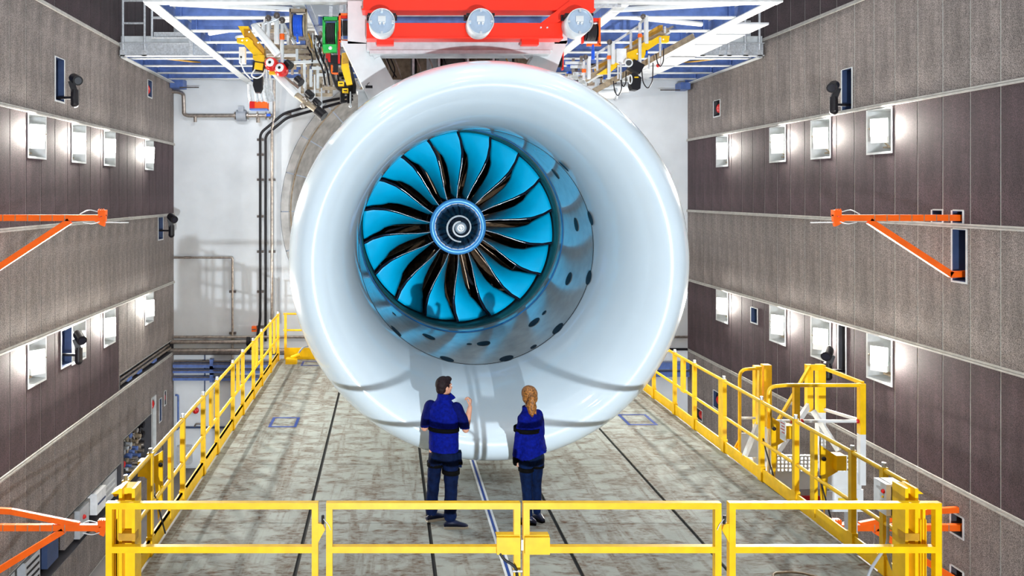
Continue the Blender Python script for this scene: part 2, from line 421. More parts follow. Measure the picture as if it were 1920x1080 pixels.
# ------------------------------------------------------------------ deck
PX0, PX1, PY0, PY1 = -2.62, 5.23, 6.6, 18.72
dk = thing('work_platform', ((PX0+PX1)/2, 12, -.62), 'stained concrete slab platform with black seams that the two people stand on', 'platform')
xs = [PX0, -.983, .504, 2.06, 3.64, PX1]; ys = [PY0, 7.35, 9.34, 11.37, 13.35, 15.35, 17.3, PY1]
for i in range(5):
    for j in range(7):
        q = MB(); g0 = .022 if i else 0; g1 = .022 if i < 4 else 0
        q.box(xs[i]+g0, xs[i+1]-g1, ys[j]+.004, ys[j+1]-.004, -.12, 0)
        q.build('deck_slab', M['deck'], dk)
MB().box(PX0, PX1, PY0, PY1, -.25, -.02).build('seam_bed', M['seam'], dk)
MB().box(PX0-.05, PX0+.0, PY0, PY1, -.6, -.02).box(PX1, PX1+.05, PY0, PY1, -.6, -.02).box(PX0, PX1, PY1, PY1+.05, -.6, -.02).box(PX0, PX1, PY0-.05, PY0, -.6, -.02).build('edge_beam', M['boxgrey'], dk)
q = MB()
for y in (8, 11, 14, 17.5): q.box(PX0+.05, PX1-.05, y, y+.2, -.6, -.25)
q.build('cross_beam', M['boxgrey'], dk, kind='stuff')
sup = thing('platform_support', (1.3, 12, ZF), 'grey steel columns holding up the work platform from the floor below', 'support')
for x in (PX0+.5, PX1-.5):
    for y in (8.1, 17.6): MB().box(x-.15, x+.15, y-.15, y+.15, ZF, -.62).box(x-.25, x+.25, y-.25, y+.25, ZF, ZF+.04).build('column', M['boxgrey'], sup)
# centre line and floor squares
ln = thing('centre_line', (1.28, 12, .0), 'white floor line with a thin blue stripe down the middle between the two people', 'floor marking')
MB().box(1.24, 1.33, 6.8, 18.0, .0005, .003).build('white_band', M['tape_wh'], ln)
MB().box(1.268, 1.300, 6.8, 18.0, .003, .005).build('blue_stripe', M['tape_bl'], ln)
def floor_square(x0, x1, y0, y1, label):
    t = .05; q = MB()
    q.box(x0, x1, y0, y0+t, .0005, .004); q.box(x0, x1, y1-t, y1, .0005, .004); q.box(x0, x0+t, y0+t, y1-t, .0005, .004); q.box(x1-t, x1, y0+t, y1-t, .0005, .004)
    q.build('floor_square', M['tape_bl'], label=label, category='floor marking')
floor_square(-2.07, -1.58, 13.18, 13.76, 'blue tape rectangle on the deck left of the engine, nearer one')
floor_square(-2.05, -1.55, 17.9, 18.4, 'blue tape rectangle at the far left end of the deck')
floor_square(4.2, 4.72, 13.3, 13.95, 'blue tape rectangle on the deck right of the engine')

# ================================================================== ENGINE
CT = [(10.4, 1.455, -.965), (10.95, 1.44, -.942), (12.0, 1.393, -.839), (13.0, 1.34, -.71), (14.15, 1.286, -.594), (17.5, 1.30, -.55)]
def cen(Y):
    if Y <= CT[0][0]: return CT[0][1], C+CT[0][2]
    for (a, b) in zip(CT, CT[1:]):
        if Y <= b[0]:
            t = (Y-a[0])/(b[0]-a[0]); return a[1]+(b[1]-a[1])*t, C+a[2]+(b[2]-a[2])*t
    return CT[-1][1], C+CT[-1][2]
FX, FZ = cen(14.15)
eng = thing('jet_engine', (1.4, 12, .23), 'huge white jet engine with cyan fan blades hung nose-on above the deck', 'jet engine')
def spline(prof, m=5):
    out = []
    for i in range(len(prof)-1):
        p0 = prof[max(i-1, 0)]; p1 = prof[i]; p2 = prof[i+1]; p3 = prof[min(i+2, len(prof)-1)]
        for k in range(m):
            t = k/m
            out.append(tuple(.5*((2*p1[j])+(-p0[j]+p2[j])*t+(2*p0[j]-5*p1[j]+4*p2[j]-p3[j])*t*t+(-p0[j]+3*p1[j]-3*p2[j]+p3[j])*t**3) for j in range(2)))
    out.append(prof[-1]); return out
def shell(prof, n=160):
    q = MB(); vs = []; fs = []
    for (Y, R) in prof:
        cx, cz = cen(Y)
        for k in range(n): a = 2*pi*k/n; vs.append((cx+R*sin(a), Y, cz+R*cos(a)))
    for i in range(len(prof)-1):
        for k in range(n): l = (k+1) % n; fs.append((i*n+k, i*n+l, (i+1)*n+l, (i+1)*n+k))
    q.add(vs, fs, True); return q
lip = spline([(12.02, 1.853), (11.7, 1.88), (11.35, 1.945), (11.0, 2.05), (10.72, 2.19), (10.54, 2.34), (10.47, 2.48), (10.50, 2.62), (10.61, 2.735), (10.78, 2.82), (10.98, 2.862), (11.3, 2.86), (11.8, 2.80), (12.6, 2.66), (13.6, 2.5), (14.6, 2.42)], 5)
shell(lip, 192).build('intake_lip', M['nacelle'], eng)
BR = spline([(14.05, 1.80), (13.9, 1.80), (13.4, 1.815), (12.7, 1.84), (12.035, 1.856)], 4)
shell(BR, 160).build('intake_barrel', M['barrel'], eng)
shell([(12.0, 1.851), (12.03, 1.864), (12.04, 1.851)], 160).build('lip_seam', M['seam'], eng)
shell([(13.55, 1.806), (13.56, 1.806), (13.58, 1.79), (13.60, 1.806)], 160).build('liner_ring', M['hub'], eng)
shell([(13.80, 1.798), (13.82, 1.765), (14.5, 1.765), (14.52, 1.8)], 160).build('fan_case_rim', M['cyan_dk'], eng)
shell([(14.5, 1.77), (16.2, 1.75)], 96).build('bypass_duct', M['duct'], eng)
shell([(14.55, 2.42), (16.5, 2.35), (18.5, 2.05), (20.2, 1.6)], 96).build('engine_cowl', M['steel_wh'], eng)
shell([(20.2, 1.6), (20.1, 1.2), (21.4, .7)], 96).build('exhaust_nozzle', M['brown'], eng)
# rear guide vanes and core
for k in range(28):
    a = 2*pi*k/28; q = MB(); vs = []
    for r in (.62, 1.72):
        for (y, t) in ((15.05, -.03), (15.35, .0), (15.65, .10)):
            for th in (-.006, .006): vs.append((FX+r*sin(a)+(t+th)*cos(a), y, FZ+r*cos(a)-(t+th)*sin(a)))
    q.add(vs, [(0, 2, 8, 6), (2, 4, 10, 8), (7, 9, 3, 1), (9, 11, 5, 3), (0, 6, 7, 1), (4, 5, 11, 10)])
    q.build('guide_vane', M['bronze'], eng)
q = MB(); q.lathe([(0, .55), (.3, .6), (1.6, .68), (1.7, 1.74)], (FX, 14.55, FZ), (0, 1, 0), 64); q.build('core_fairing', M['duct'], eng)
q = MB(); q.lathe([(0, .505), (.05, .515), (.62, .54)], (FX, 14.0, FZ), (0, 1, 0), 72); q.build('fan_disc', M['titan'], eng)
# fan blades: leading edge at angle TH(r), chord running anticlockwise and back
def lerp(tab, x):
    if x <= tab[0][0]: return tab[0][1]
    for a, b in zip(tab, tab[1:]):
        if x <= b[0]:
            t = (x-a[0])/(b[0]-a[0]); t = t*t*(3-2*t)*.5+t*.5; return a[1]+(b[1]-a[1])*t
    return tab[-1][1]
THL = [(.50, -1.6), (.7, .0), (.9, 2.0), (1.13, 3.4), (1.35, 3.6), (1.55, 2.4), (1.74, .3)]      # degrees clockwise from the blade's datum
WID = [(.50, 6.5), (.7, 8.5), (.9, 10.3), (1.13, 12.6), (1.3, 14.6), (1.45, 17.6), (1.6, 18.9), (1.745, 19.2)]   # projected angular width
YLE = [(.50, 14.02), (.9, 13.95), (1.3, 13.92), (1.745, 13.98)]
DEP = [(.50, .58), (.9, .50), (1.3, .38), (1.745, .24)]
def blade(datum):
    NR, NC = 22, 10; front = []; back = []; idx = lambda i, j: i*(NC+1)+j
    for i in range(NR+1):
        r = .50+1.245*i/NR
        for j in range(NC+1):
            u = j/NC
            th = radians(datum+lerp(THL, r)-lerp(WID, r)*(u**.9))
            y = lerp(YLE, r)+lerp(DEP, r)*(u**1.25)
            tk = .004+.016*sin(pi*min(1, u+.08))**.6 if u < .92 else .004
            front.append((FX+r*sin(th), y, FZ+r*cos(th)))
            th2 = th+tk*.6/r; back.append((FX+r*sin(th2), y+tk, FZ+r*cos(th2)))
    return front, back, NR, NC
for k in range(18):
    fr, bk, NR, NC = blade(20*k+.2)
    n1 = len(fr); w = NC+1; fs = []
    for i in range(NR):
        for j in range(NC):
            a, b, c_, d = i*w+j, i*w+j+1, (i+1)*w+j+1, (i+1)*w+j
            fs.append((a, b, c_, d)); fs.append((d+n1, c_+n1, b+n1, a+n1))
    for i in range(NR): fs.append((i*w, (i+1)*w, (i+1)*w+n1, i*w+n1)); fs.append((i*w+NC+n1, (i+1)*w+NC+n1, (i+1)*w+NC, i*w+NC))
    for j in range(NC): fs.append((j+1, j, j+n1, j+1+n1)); fs.append((NR*w+j, NR*w+j+1, NR*w+j+1+n1, NR*w+j+n1))
    q = MB(); q.add(fr+bk, fs, True)
    bl = q.build('fan_blade', M['cyan'], eng)
    bl.data.materials.append(M['duct'])
    for pi_, p in enumerate(bl.data.polygons):
        if pi_ < NR*NC*2 and pi_ % 2 == 1: p.material_index = 1
    # titanium leading edge: dark band plus its highlight, put in as a thin bright line
    q = MB(); vs = []; fs = []; L2 = NR+1
    for i in range(NR+1):
        r = .50+1.245*i/NR; d0 = 20*k+.2+lerp(THL, r); wd = .034+.012*(i/NR)
        for (off, dy) in ((.010, .01), (.004, -.012), (-wd*.5, -.012), (-wd, .004)):
            th = radians(d0)+off/r
            y = lerp(YLE, r)+dy+(0 if off > -.01 else lerp(DEP, r)*((degrees_ := math.degrees(-off/r))/lerp(WID, r))**1.25/1)
            vs.append((FX+r*sin(th), y, FZ+r*cos(th)))
    for i in range(NR):
        for j in range(3): fs.append((i*4+j, i*4+j+1, (i+1)*4+j+1, (i+1)*4+j))
    q.add(vs, fs, True); le = q.build('leading_edge', M['titan'], bl)
    q = MB(); pts = []
    for i in range(0, 14):
        r = .52+1.245*i/NR; th = radians(20*k+.2+lerp(THL, r))-.004/r; pts.append((FX+r*sin(th), lerp(YLE, r)-.016, FZ+r*cos(th)))
    q.tube(pts, .0055, 5).build('edge_highlight', M['bright'], bl)
# spinner
sp = MB().lathe([(0, .415), (-.12, .375), (-.25, .32), (-.38, .25), (-.48, .18), (-.54, .11), (-.56, .075)], (FX, 13.98, FZ), (0, 1, 0), 72).build('spinner', M['spinner'], eng)
MB().lathe([(.06, .515), (.0, .515), (-.03, .46), (0, .425), (.02, .41)], (FX, 13.98, FZ), (0, 1, 0), 72).build('hub_ring', M['hub'], eng)
MB().lathe([(.01, .425), (-.012, .418), (.0, .405)], (FX, 13.975, FZ), (0, 1, 0), 72).build('ring_line', M['stripe'], sp)
prof = [(.415, 0), (.375, -.12), (.32, -.25), (.25, -.38), (.18, -.48), (.11, -.54), (.075, -.56)]
def spy(r):
    for a, b in zip(prof, prof[1:]):
        if b[0] <= r <= a[0]: t = (a[0]-r)/(a[0]-b[0]); return a[1]+(b[1]-a[1])*t
    return 0 if r > .4 else -.56
q = MB(); vs = []; fs = []; n = 120
for i in range(n+1):
    t = i/n; r = .105+.150*t; a = -t*radians(545)     # white swirl from the nose outwards
    hw = .014
    for rr in (r-hw, r+hw): vs.append((FX-rr*sin(-a), 13.98+spy(rr)-.022, FZ+rr*cos(-a)))
for i in range(n): fs.append((2*i, 2*i+1, 2*i+3, 2*i+2))
q.add(vs, fs, True).build('spiral_stripe', M['stripe'], sp)
q = MB().lathe([(-.545, .105), (-.57, .10), (-.60, .06), (-.60, .03), (-.57, .03), (-.57, .001)], (FX, 13.98, FZ), (0, 1, 0), 24)
q.build('nose_cap', M['bright'], sp)
for k in range(22):      # ribs of the spinner
    a = 2*pi*k/22; q = MB()
    for (r0, y0), (r1, y1) in zip(prof[:4], prof[1:5]):
        q.bar((FX+r0*sin(a), 13.98+y0+.0, FZ+r0*cos(a)), (FX+r1*sin(a), 13.98+y1+.0, FZ+r1*cos(a)), .03, .012, up=(0, -1, 0))
    q.build('spinner_rib', M['titan'], sp)
# ports in the intake barrel
def brR(Y):
    for a, b in zip(BR, BR[1:]):
        if b[0] <= Y <= a[0]: t = (a[0]-Y)/(a[0]-b[0]); return a[1]+(b[1]-a[1])*t
    return 1.85 if Y < 13 else 1.8
def ray_barrel(px, py):
    Y = 11.7
    while Y < 14.2:
        p = P(px, py, Y); cx, cz = cen(Y)
        if sqrt((p.x-cx)**2+(p.z-cz)**2) >= brR(Y): return p, atan2(p.x-cx, p.z-cz)
        Y += .01
    return None, 0
for (px, py, s) in [(1108,409,1),(1081,421,1),(1105,521,1),(1067,523,1),(1047,617,1),(1002,605,1),(1021,587,.45),(1001,651,.5),(950,673,1),(907,645,1),(880,646,.4),(838,674,1),(804,632,1),(739,589,.4),(742,621,1),(1058,312,.9),(1042,326,.9)]:
    p, a = ray_barrel(px, py)
    if p is None: continue
    R = brR(p.y)-.006; cx, cz = cen(p.y); q = MB(); vs = []; n = 20
    for k in range(n):
        t = 2*pi*k/n; da = .115*s*cos(t)/R; yy = p.y+.11*s*sin(t); c2 = cen(yy)
        vs.append((c2[0]+R*sin(a+da), yy, c2[1]+R*cos(a+da)))
    q.add(vs, [tuple(range(n))]); q.build('barrel_port', M['duct'], eng)
# engine pylon / upper accessory bay behind the lip
by = thing('accessory_bay', (1.3, 14.2, 6.02), 'dark open equipment bay with compartments above the engine under the red crane beam', 'equipment bay')
a, b = P(700, 97, 14), P(1005, 150, 14)
MB().box(a.x, b.x, 14.6, 14.65, 6.02, a.z).build('bay_back', M['pipe_dk'], by)
MB().box(a.x-.1, b.x+.1, 13.6, 14.6, a.z, a.z+.05).box(a.x-.1, b.x+.1, 13.55, 13.62, a.z-.0, a.z+.12).build('top_ledge', M['steel_wh'], by)
for px in (700, 775, 823, 877, 925, 1005):
    p = P(px, 97, 13.8); MB().box(p.x-.02, p.x+.02, 13.75, 14.6, 6.02, a.z).build('divider', M['steel'], by)
MB().box(a.x, b.x, 13.8, 14.5, 6.04, 6.1).build('shelf', M['steel_wh'], by)
for i, (x0, x1, mk) in enumerate([(715, 770, 'brown'), (782, 800, 'brown'), (800, 819, 'boxwhite'), (830, 870, 'pipe_dk'), (883, 920, 'brown'), (930, 960, 'boxgrey'), (965, 1000, 'brown')]):
    p0, p1 = P(x0, 108, 14.1), P(x1, 150, 14.1)
    MB().box(p0.x, p1.x, 14.1, 14.4, p1.z, p0.z).box(p0.x+.05, p0.x+.12, 14.06, 14.1, p1.z, p0.z).build('module', M[mk], by)
for i in range(14):
    x = a.x+.1+(b.x-a.x-.2)*RND.random(); z = a.z-.1
    MB().tube(arc_pts([(x, 13.9, z), (x+.1, 13.85, z-.25), (x+.05+RND.uniform(-.2, .2), 13.95, z-.38)], .1), .012, 6).build('hose', M[RND.choice(['pipe', 'yellow_dk', 'black', 'brown'])], by)
# yellow gas hose sagging along the ledge
MB().tube([P(x, 101+3*sin((x-715)/24), 13.7) for x in range(712, 1003, 8)], .012, 6).build('sagging_hose', M['yellow_dk'], by)
# ================================================================== GUARD RAILS
def side_rail(X, posts, plates, y0, y1, label, sg):
    t = thing('side_guard_rail', (X, 13, -.02), label, 'guard rail', 'side guard rails of the deck')
    MB().tube([(X, y0, 1.10), (X, y1, 1.10)], .026, 10).build('top_rail', M['yellow'], t)
    MB().tube([(X, y0, .54), (X, y1, .54)], .024, 10).build('mid_rail', M['yellow'], t)
    ys_ = sorted([y0]+[p for p in posts[::2]]+[y1])
    for a, b in zip(ys_, ys_[1:]):
        MB().box(X-.012, X+.012, a+.006, b-.006, .0, .17).box(X-.012-.02*sg, X+.012, a+.006, b-.006, .15, .17).box(X-sg*.012, X-sg*.06, a+.006, b-.006, 0, .012).build('toe_board', M['yellow'], t)
    for p in posts:
        po = MB().box(X-.03, X+.03, p-.03, p+.03, -.02, 1.13).box(X-.034, X+.034, p-.05, p+.05, -.018, .2).build('post', M['yellow'], t)
        MB().cyl((X, p, 1.13), (X, p, 1.18), .022, 10).build('post_cap', M['steel'], po)
    for (p, z0, w) in plates:
        MB().box(X-.02, X+.02, p-w/2, p+w/2, z0, 1.10).build('infill_plate', M['yellow'], t)
    return t
RL = side_rail(-2.66, [7.74, 8.55, 9.9, 11.0, 11.9, 13.1, 14.0, 15.1, 16.1, 17.3, 18.5], [(9.35, .05, .12), (11.5, .54, .14), (13.55, .54, .14), (15.5, .54, .14), (17.9, .3, .2)], 7.45, 18.66, 'yellow tubular guard rail with silver post caps along the left edge of the deck', 1)
RR = side_rail(5.27, [8.10, 8.65, 9.85, 10.75, 11.95, 13.1, 14.0, 15.1, 16.2, 17.4, 18.5], [(12.05, .05, .12), (9.43, .05, .10), (13.6, .5, .15)], 7.75, 18.66, 'yellow tubular guard rail on the right edge of the deck beside the access tower', -1)
# gate latches on the side rails
def latch(t, X, y, sg):
    q = MB(); q.prism([(X+sg*.04, y, 1.05), (X+sg*.04, y+.02, .95), (X+sg*.26, y+.02, .80), (X+sg*.26, y+.02, .62), (X+sg*.14, y+.02, .55), (X+sg*.10, y+.02, .1), (X+sg*.04, y, .3)], (0, .012, 0))
    o = q.build('latch_plate', M['yellow'], t)
    MB().box(X+sg*.2, X+sg*.32, y-.06, y+.08, .66, .84).build('latch_box', M['yellow'], o)
    MB().ball((X+sg*.05, y-.05, .80), .028).build('knob', M['black'], o)
latch(RL, -2.66, 9.15, -1); latch(RR, 5.27, 10.55, 1); latch(RR, 5.27, 9.35, 1)
for t, X, ya, yb in ((RL, -2.66, 8.7, 9.2), (RR, 5.27, 10.7, 10.2), (RR, 5.27, 9.3, 8.9)):
    MB().tube(arc_pts([(X, ya, .60), (X+.04, ya+.02, .45), (X+.05, (ya+yb)/2, .05)], .15), .010, 6).build('lanyard', M['rubber'], t)
# little white warning tag on the right rail
tg = P(1088, 680, 9.9)
tgo = MB().box(5.215, 5.225, 10.0, 10.14, .78, 1.04).build('warning_tag', M['white'], label='white warning tag hanging on the right guard rail', category='tag')
for k, (z, w) in enumerate(((1.0, .1), (.96, .08), (.92, .1), (.88, .07))):
    MB().box(5.213, 5.215, 10.02, 10.02+w, z, z+.012).build('printed_line', M['signred'], tgo)
# far end rail, left of the engine
t = thing('end_guard_rail', (-1.9, 18.75, 0), 'short yellow rail across the far left end of the deck behind the engine', 'guard rail')
for z in (1.1, .7): MB().tube([(-2.55, 18.66, z), (-.6, 18.66, z)], .024, 10).build('rail', M['yellow'], t)
for x in (-2.5, -.6): MB().box(x-.03, x+.03, 18.63, 18.69, 0, 1.12).build('post', M['yellow'], t)
MB().box(-2.5, -.6, 18.60, 18.62, 0, .28).build('toe_board', M['yellow'], t)
# yellow valve and hose lying at the far left corner
t = thing('floor_valve', (-2.15, 18.2, 0), 'small yellow valve with a looped grey hose at the far left corner of the deck', 'valve')
MB().box(-2.42, -2.16, 18.05, 18.3, 0, .12).cyl((-2.3, 18.2, .12), (-2.1, 18.2, .2), .05).build('body', M['yellow'], t)
MB().tube(arc_pts([(-2.2, 18.2, .12), (-2.0, 18.25, .42), (-1.6, 18.3, .35), (-1.5, 18.3, .02)], .2), .02, 8).build('hose', M['cable'], t)

# front gates
def gate(x0, x1, label, side):
    Y = 7.26; s = .03; zt = 1.10
    t = thing('front_gate', ((x0+x1)/2, Y, 0), label, 'gate', 'yellow front gates across the deck')
    for x in (x0+s, x1-s): MB().box(x-s, x+s, Y-s, Y+s, 0, zt).build('upright', M['yellow'], t)
    for nm, z in (('top_tube', zt-s), ('middle_tube', .655), ('bottom_tube', .15)):
        MB().box(x0+2*s, x1-2*s, Y-s+.001, Y+s-.001, z-s, z+s).build(nm, M['yellow'], t)
    return t
g1 = gate(-2.675, -.66, 'yellow front gate at the left end, nearest the left guard rail', 0)
g2 = gate(-.584, 1.259, 'yellow front gate in front of the man, left of the centre latch', 0)
g3 = gate(1.286, 3.165, 'yellow front gate right of the centre latch, in front of the woman', 0)
g4 = gate(3.24, 5.255, 'yellow front gate at the right end, next to the grey control box', 0)
for g, x0, x1 in ((g2, 1.03, 1.25), (g3, 1.295, 1.53)):
    MB().box(x0, x1, 7.19, 7.225, .63, .79).box(x0, x1, 7.225, 7.295, .79, .80).build('latch_cover', M['yellow'], g)
MB().box(1.262, 1.283, 7.21, 7.25, .66, .76).build('latch_bolt', M['steel'], g2)
MB().tube(arc_pts([(1.06, 7.2, .64), (1.10, 7.19, .58), (1.21, 7.19, .52), (1.235, 7.2, .34), (1.235, 7.21, .2)], .08), .014, 8).build('cable', M['rubber'], g2)
MB().tube([(-.0+1.18, 7.19, .475), (1.27, 7.19, .475)], .012, 6).build('clip', M['steel'], g2)
for g, xx, s_ in ((g1, -.66, 1), (g4, 3.24, -1)):
    q = MB(); q.prism([(xx, 7.27, .72), (xx, 7.27, .90), (xx+s_*.04, 7.27, .90), (xx+s_*.065, 7.27, .84), (xx+s_*.03, 7.27, .78)], (0, -.03, 0))
    o = q.build('hinge_bracket', M['yellow'], g)
    MB().cyl((xx+s_*.045, 7.24, .9), (xx+s_*.045, 7.24, .98), .014, 8).build('pin', M['black'], o)
    MB().tube(arc_pts([(xx+s_*.05, 7.23, .95), (xx+s_*.1, 7.22, .90), (xx+s_*.12, 7.22, .85)], .03), .004, 5).build('lanyard', M['steel'], o)
# corner channel posts
def corner(x0, x1, xs_, label, s):
    t = thing('corner_post', ((x0+x1)/2, 7.5, 0), label, 'post', 'channel posts at the front corners')
    q = MB().box(x0+.03, x1-.03, 7.42, 7.515, 0.001, 1.18).box(x0, x0+.03, 7.33, 7.52, 0, 1.2).box(x1-.03, x1, 7.33, 7.52, 0, 1.2)
    q.build('channel', M['yellow'], t)
    MB().box(x0-.006, x1+.006, 7.322, 7.42, .70, .77).build('clamp_band', M['yellow_dk'], t)
    for (a, b) in xs_: MB().box(a, b, 7.36, 7.46, .0, 1.04).box(a+.01, b-.01, 7.33, 7.36, .2, .9).build('stiffener', M['yellow'], t)
    c = (x0+x1)/2
    MB().prism([(x0, 7.40, 1.18), (x1, 7.40, 1.18), (x1+.10*s, 7.40, 1.12), (x0+.10*s, 7.40, 1.12)], (0, .1, .02)).build('cap_plate', M['yellow'], t)
    return t
corner(-2.585, -2.43, [(-2.62, -2.60), (-2.66, -2.635)], 'stout yellow channel post at the left front corner of the deck', -1)
cR = corner(4.975, 5.10, [(5.11, 5.14), (5.165, 5.19)], 'stout yellow channel post at the right front corner of the deck', 1)
# control box with red button on the right rail end
bx = thing('control_box', (4.80, 7.72, 1.0), 'yellow and grey control box with a red button at the right front corner', 'control box')
a, b = P(1650, 902, 7.8), P(1686, 965, 7.8)
MB().box(a.x+.05, b.x, 7.72, 7.9, b.z, a.z).build('case', M['boxgrey'], bx)
MB().box(a.x+.05, b.x, 7.70, 7.72, b.z+.02, a.z-.02).build('cover', M['yellow'], bx)
MB().box(a.x, a.x+.06, 7.70, 7.9, b.z+.03, a.z-.0).build('button_plate', M['boxwhite'], bx)
MB().ball((a.x-.005, 7.74, a.z-.08), .022).build('red_button', M['redbell'], bx)
for k in range(3): MB().ball((a.x-.003, 7.75, a.z-.14-.05*k), .012, 8).build('button', M[('yellow', 'black', 'green')[k]], bx)
MB().cyl((b.x-.14, 7.76, b.z), (b.x-.14, 7.76, b.z-.1), .014, 8).build('cable_gland', M['steel'], bx)
MB().box(b.x-.02, 5.25, 7.9, 7.93, a.z-.2, a.z-.1).build('bracket', M['steel'], bx)
cb = MB(); p0 = Vector((b.x-.14, 7.76, b.z-.1))
cb.tube(arc_pts([p0, p0+Vector((0, 0, -.18)), p0+Vector((-.12, -.05, -.28)), p0+Vector((-.26, -.1, -.42)), p0+Vector((-.32, -.12, -.62)), p0+Vector((-.28, -.1, -.83)), (4.75, 7.6, .02)], .15), .014, 8)
cb.tube(arc_pts([p0+Vector((-.02, 0, -.2)), p0+Vector((.02, -.02, -.42)), p0+Vector((.14, -.03, -.62)), p0+Vector((.12, -.03, -.9)), (4.95, 7.65, .02)], .15), .012, 8)
cb.build('looped_cable', M['cable'], label='grey cable hanging in loops below the control box at the right front corner', category='cable')
cb = MB(); cb.tube(arc_pts([(4.3, 7.72, .02), (4.0, 7.85, .02), (4.05, 8.05, .03), (4.35, 8.08, .03), (4.7, 7.8, .03), (4.95, 7.6, .04)], .2), .013, 8)
cb.tube(arc_pts([(4.15, 7.8, .03), (4.5, 7.95, .03), (4.85, 7.75, .04), (5.05, 7.6, .04)], .2), .012, 8)
cb.build('floor_cable', M['brown'], label='brown cable coiled on the deck at the bottom right behind the gate', category='cable')

# ================================================================== WALL FLOODLIGHTS
def flood(X, sg, y, z, label, grp):
    c = Vector((X+sg*.03, y-.02, z)); aim = Vector((1.3, y-6.5, c.z-.35*(1 if z > 3 else -1)))
    d = (aim-c).normalized(); r = d.cross(Vector((0, 0, 1))).normalized(); u = r.cross(d)
    R = Matrix((r, d, u)).transposed()
    t = thing('floodlight', c, label, 'floodlight', grp)
    q = MB(); w, h = .15, .17
    vs = [R@Vector(v) for v in [(-w,0,-h),(w,0,-h),(w,0,h),(-w,0,h),(-w*.7,-.16,-h*1.1),(w*.7,-.16,-h*1.1),(w*.7,-.16,h*.4),(-w*.7,-.16,h*.4)]]
    q.add([c+v for v in vs], [(4,5,6,7),(0,1,5,4),(1,2,6,5),(2,3,7,6),(3,0,4,7),(0,3,2,1)]); q.build('housing', M['white'], t)
    q = MB(); q.cbox(c+R@Vector((0, .012, 0)), (.27, .02, .31), R); q.build('lit_glass', M['lamp'], t)
    q = MB(); q.cbox(c+R@Vector((0, -.02, -.23)), (.27, .10, .12), R); q.build('driver_box', M['white'], t)
    q = MB(); q.bar(c+R@Vector((-.19, -.04, 0)), Vector((X-sg*.25, y-.1, z-.36)), .03, .02); q.bar(c+R@Vector((.19, -.04, 0)), Vector((X-sg*.25, y+.1, z-.36)), .03, .02); q.box(X-sg*.35, X-sg*.15, y-.14, y+.14, z-.385, z-.35)
    q.build('yoke', M['brown'], t)
    area('flood_light', c+d*.04, c+d*5, .26, POW_FLOOD, (1, .95, .86), .3, parent=t, spread=pi)
names = ['nearest the camera', 'second from the camera', 'third from the camera', 'farthest, by the back wall']
for X, sg, sd, zs in ((XL, 1, 'left', ((5.17, 'upper'), (.94, 'lower'))), (XR, -1, 'right', ((5.28, 'upper'), (1.0, 'lower')))):
    for z, row in zs:
        for (a, b), nm in zip(LAMPY, names):
            flood(X, sg, (a+b)/2, z, 'lit floodlight in the %s row of the %s wall, %s' % (row, sd, nm), 'floodlights in the side wall niches')
# front work light itself (out of view in front of the deck)
t = thing('work_light', (1.25, -9.75, ZF), 'tripod work floodlight standing in front of the engine', 'floodlight')
MB().cyl((1.25, -9.85, ZF), (1.25, -9.85, -.6), .04).build('mast', M['steel'], t)
MB().box(.95, 1.55, -9.95, -9.80, -.75, -.15).build('head', M['black'], t)
for k in range(3):
    a = 2*pi*k/3; MB().bar((1.25, -9.85, ZF+.8), (1.25+.7*cos(a), -9.85+.7*sin(a), ZF+.01), .04, .04).build('leg', M['steel'], t)

# ================================================================== CAMERAS, BELLS, JIBS
def cctv(X, sg, y, z, label, big=1.0):
    t = thing('security_camera', (X+sg*.02, y, z-.2), label, 'security camera', 'black cameras on the side walls')
    x = X+sg*.30*big
    MB().bar((X-sg*.3, y+.05, z-.18), (x, y, z-.18), .05, .05).build('wall_arm', M['black'], t)
    MB().cyl((x, y, z-.30), (x, y, z-.02), .075*big, 14).ball((x, y, z-.3), .08*big).build('pan_base', M['black'], t)
    MB().bar((x, y, z-.05), (x-sg*.06, y-.02, z+.15), .12*big, .12*big).build('neck', M['black'], t)
    h0 = Vector((x-sg*.04, y+.06, z+.22)); h1 = Vector((x+sg*.13, y-.16, z+.14))
    MB().cyl(h0, h1, .10*big, 16).ball(h0, .10*big).build('head', M['black'], t)
    d = (h1-h0).normalized(); MB().cyl(h1, h1+d*.012, .07*big, 16).build('lens', M['glass'], t)
cctv(XL, 1, 15.35, 6.15, 'black pan and tilt camera high on the left wall above the first floodlights')
cctv(XR, -1, 15.30, 6.0, 'black pan and tilt camera high on the right wall above the first floodlights')
cctv(XL, 1, 15.55, .93, 'black camera beside the second lower floodlight of the left wall')
cctv(XR, -1, 15.5, .62, 'black camera beneath the lower floodlights of the right wall')
cctv(XL, 1, 22.12, 3.15, 'black camera half way up the left wall at the back corner', 1.1)
def bell(X, sg, y, z, label):
    t = thing('alarm_horn', (X-sg*.12, y, z-.1), label, 'alarm horn', 'red alarm horns in wall niches')
    MB().lathe([(0, .05), (.08, .06), (.14, .12), (.15, .13), (.15, .1), (.1, .03)], (X-sg*.18, y, z), (sg, -.4, 0), 18).build('horn', M['redbell'], t)
    MB().box(X-sg*.27, X-sg*.16, y-.05, y+.05, z-.07, z+.07).build('driver', M['redbell'], t)
bell(XL, 1, 21.12, 6.92, 'red alarm horn in a niche high on the left wall near the back corner')
bell(XR, -1, 21.4, 6.43, 'red alarm horn in a niche high on the right wall near the back corner')
bell(XL, 1, 21.5, -1.9, 'red alarm horn low on the left wall above the equipment recess')
bell(XR, -1, 21.4, -1.75, 'red alarm horn low on the right wall behind the guard rail')
bell(XR, -1, 22.6, -2.5, 'small red alarm horn lowest on the right wall near the corner')
bell(XL, 1, 22.58, -2.0, 'small red alarm horn low on the left wall by the back corner')
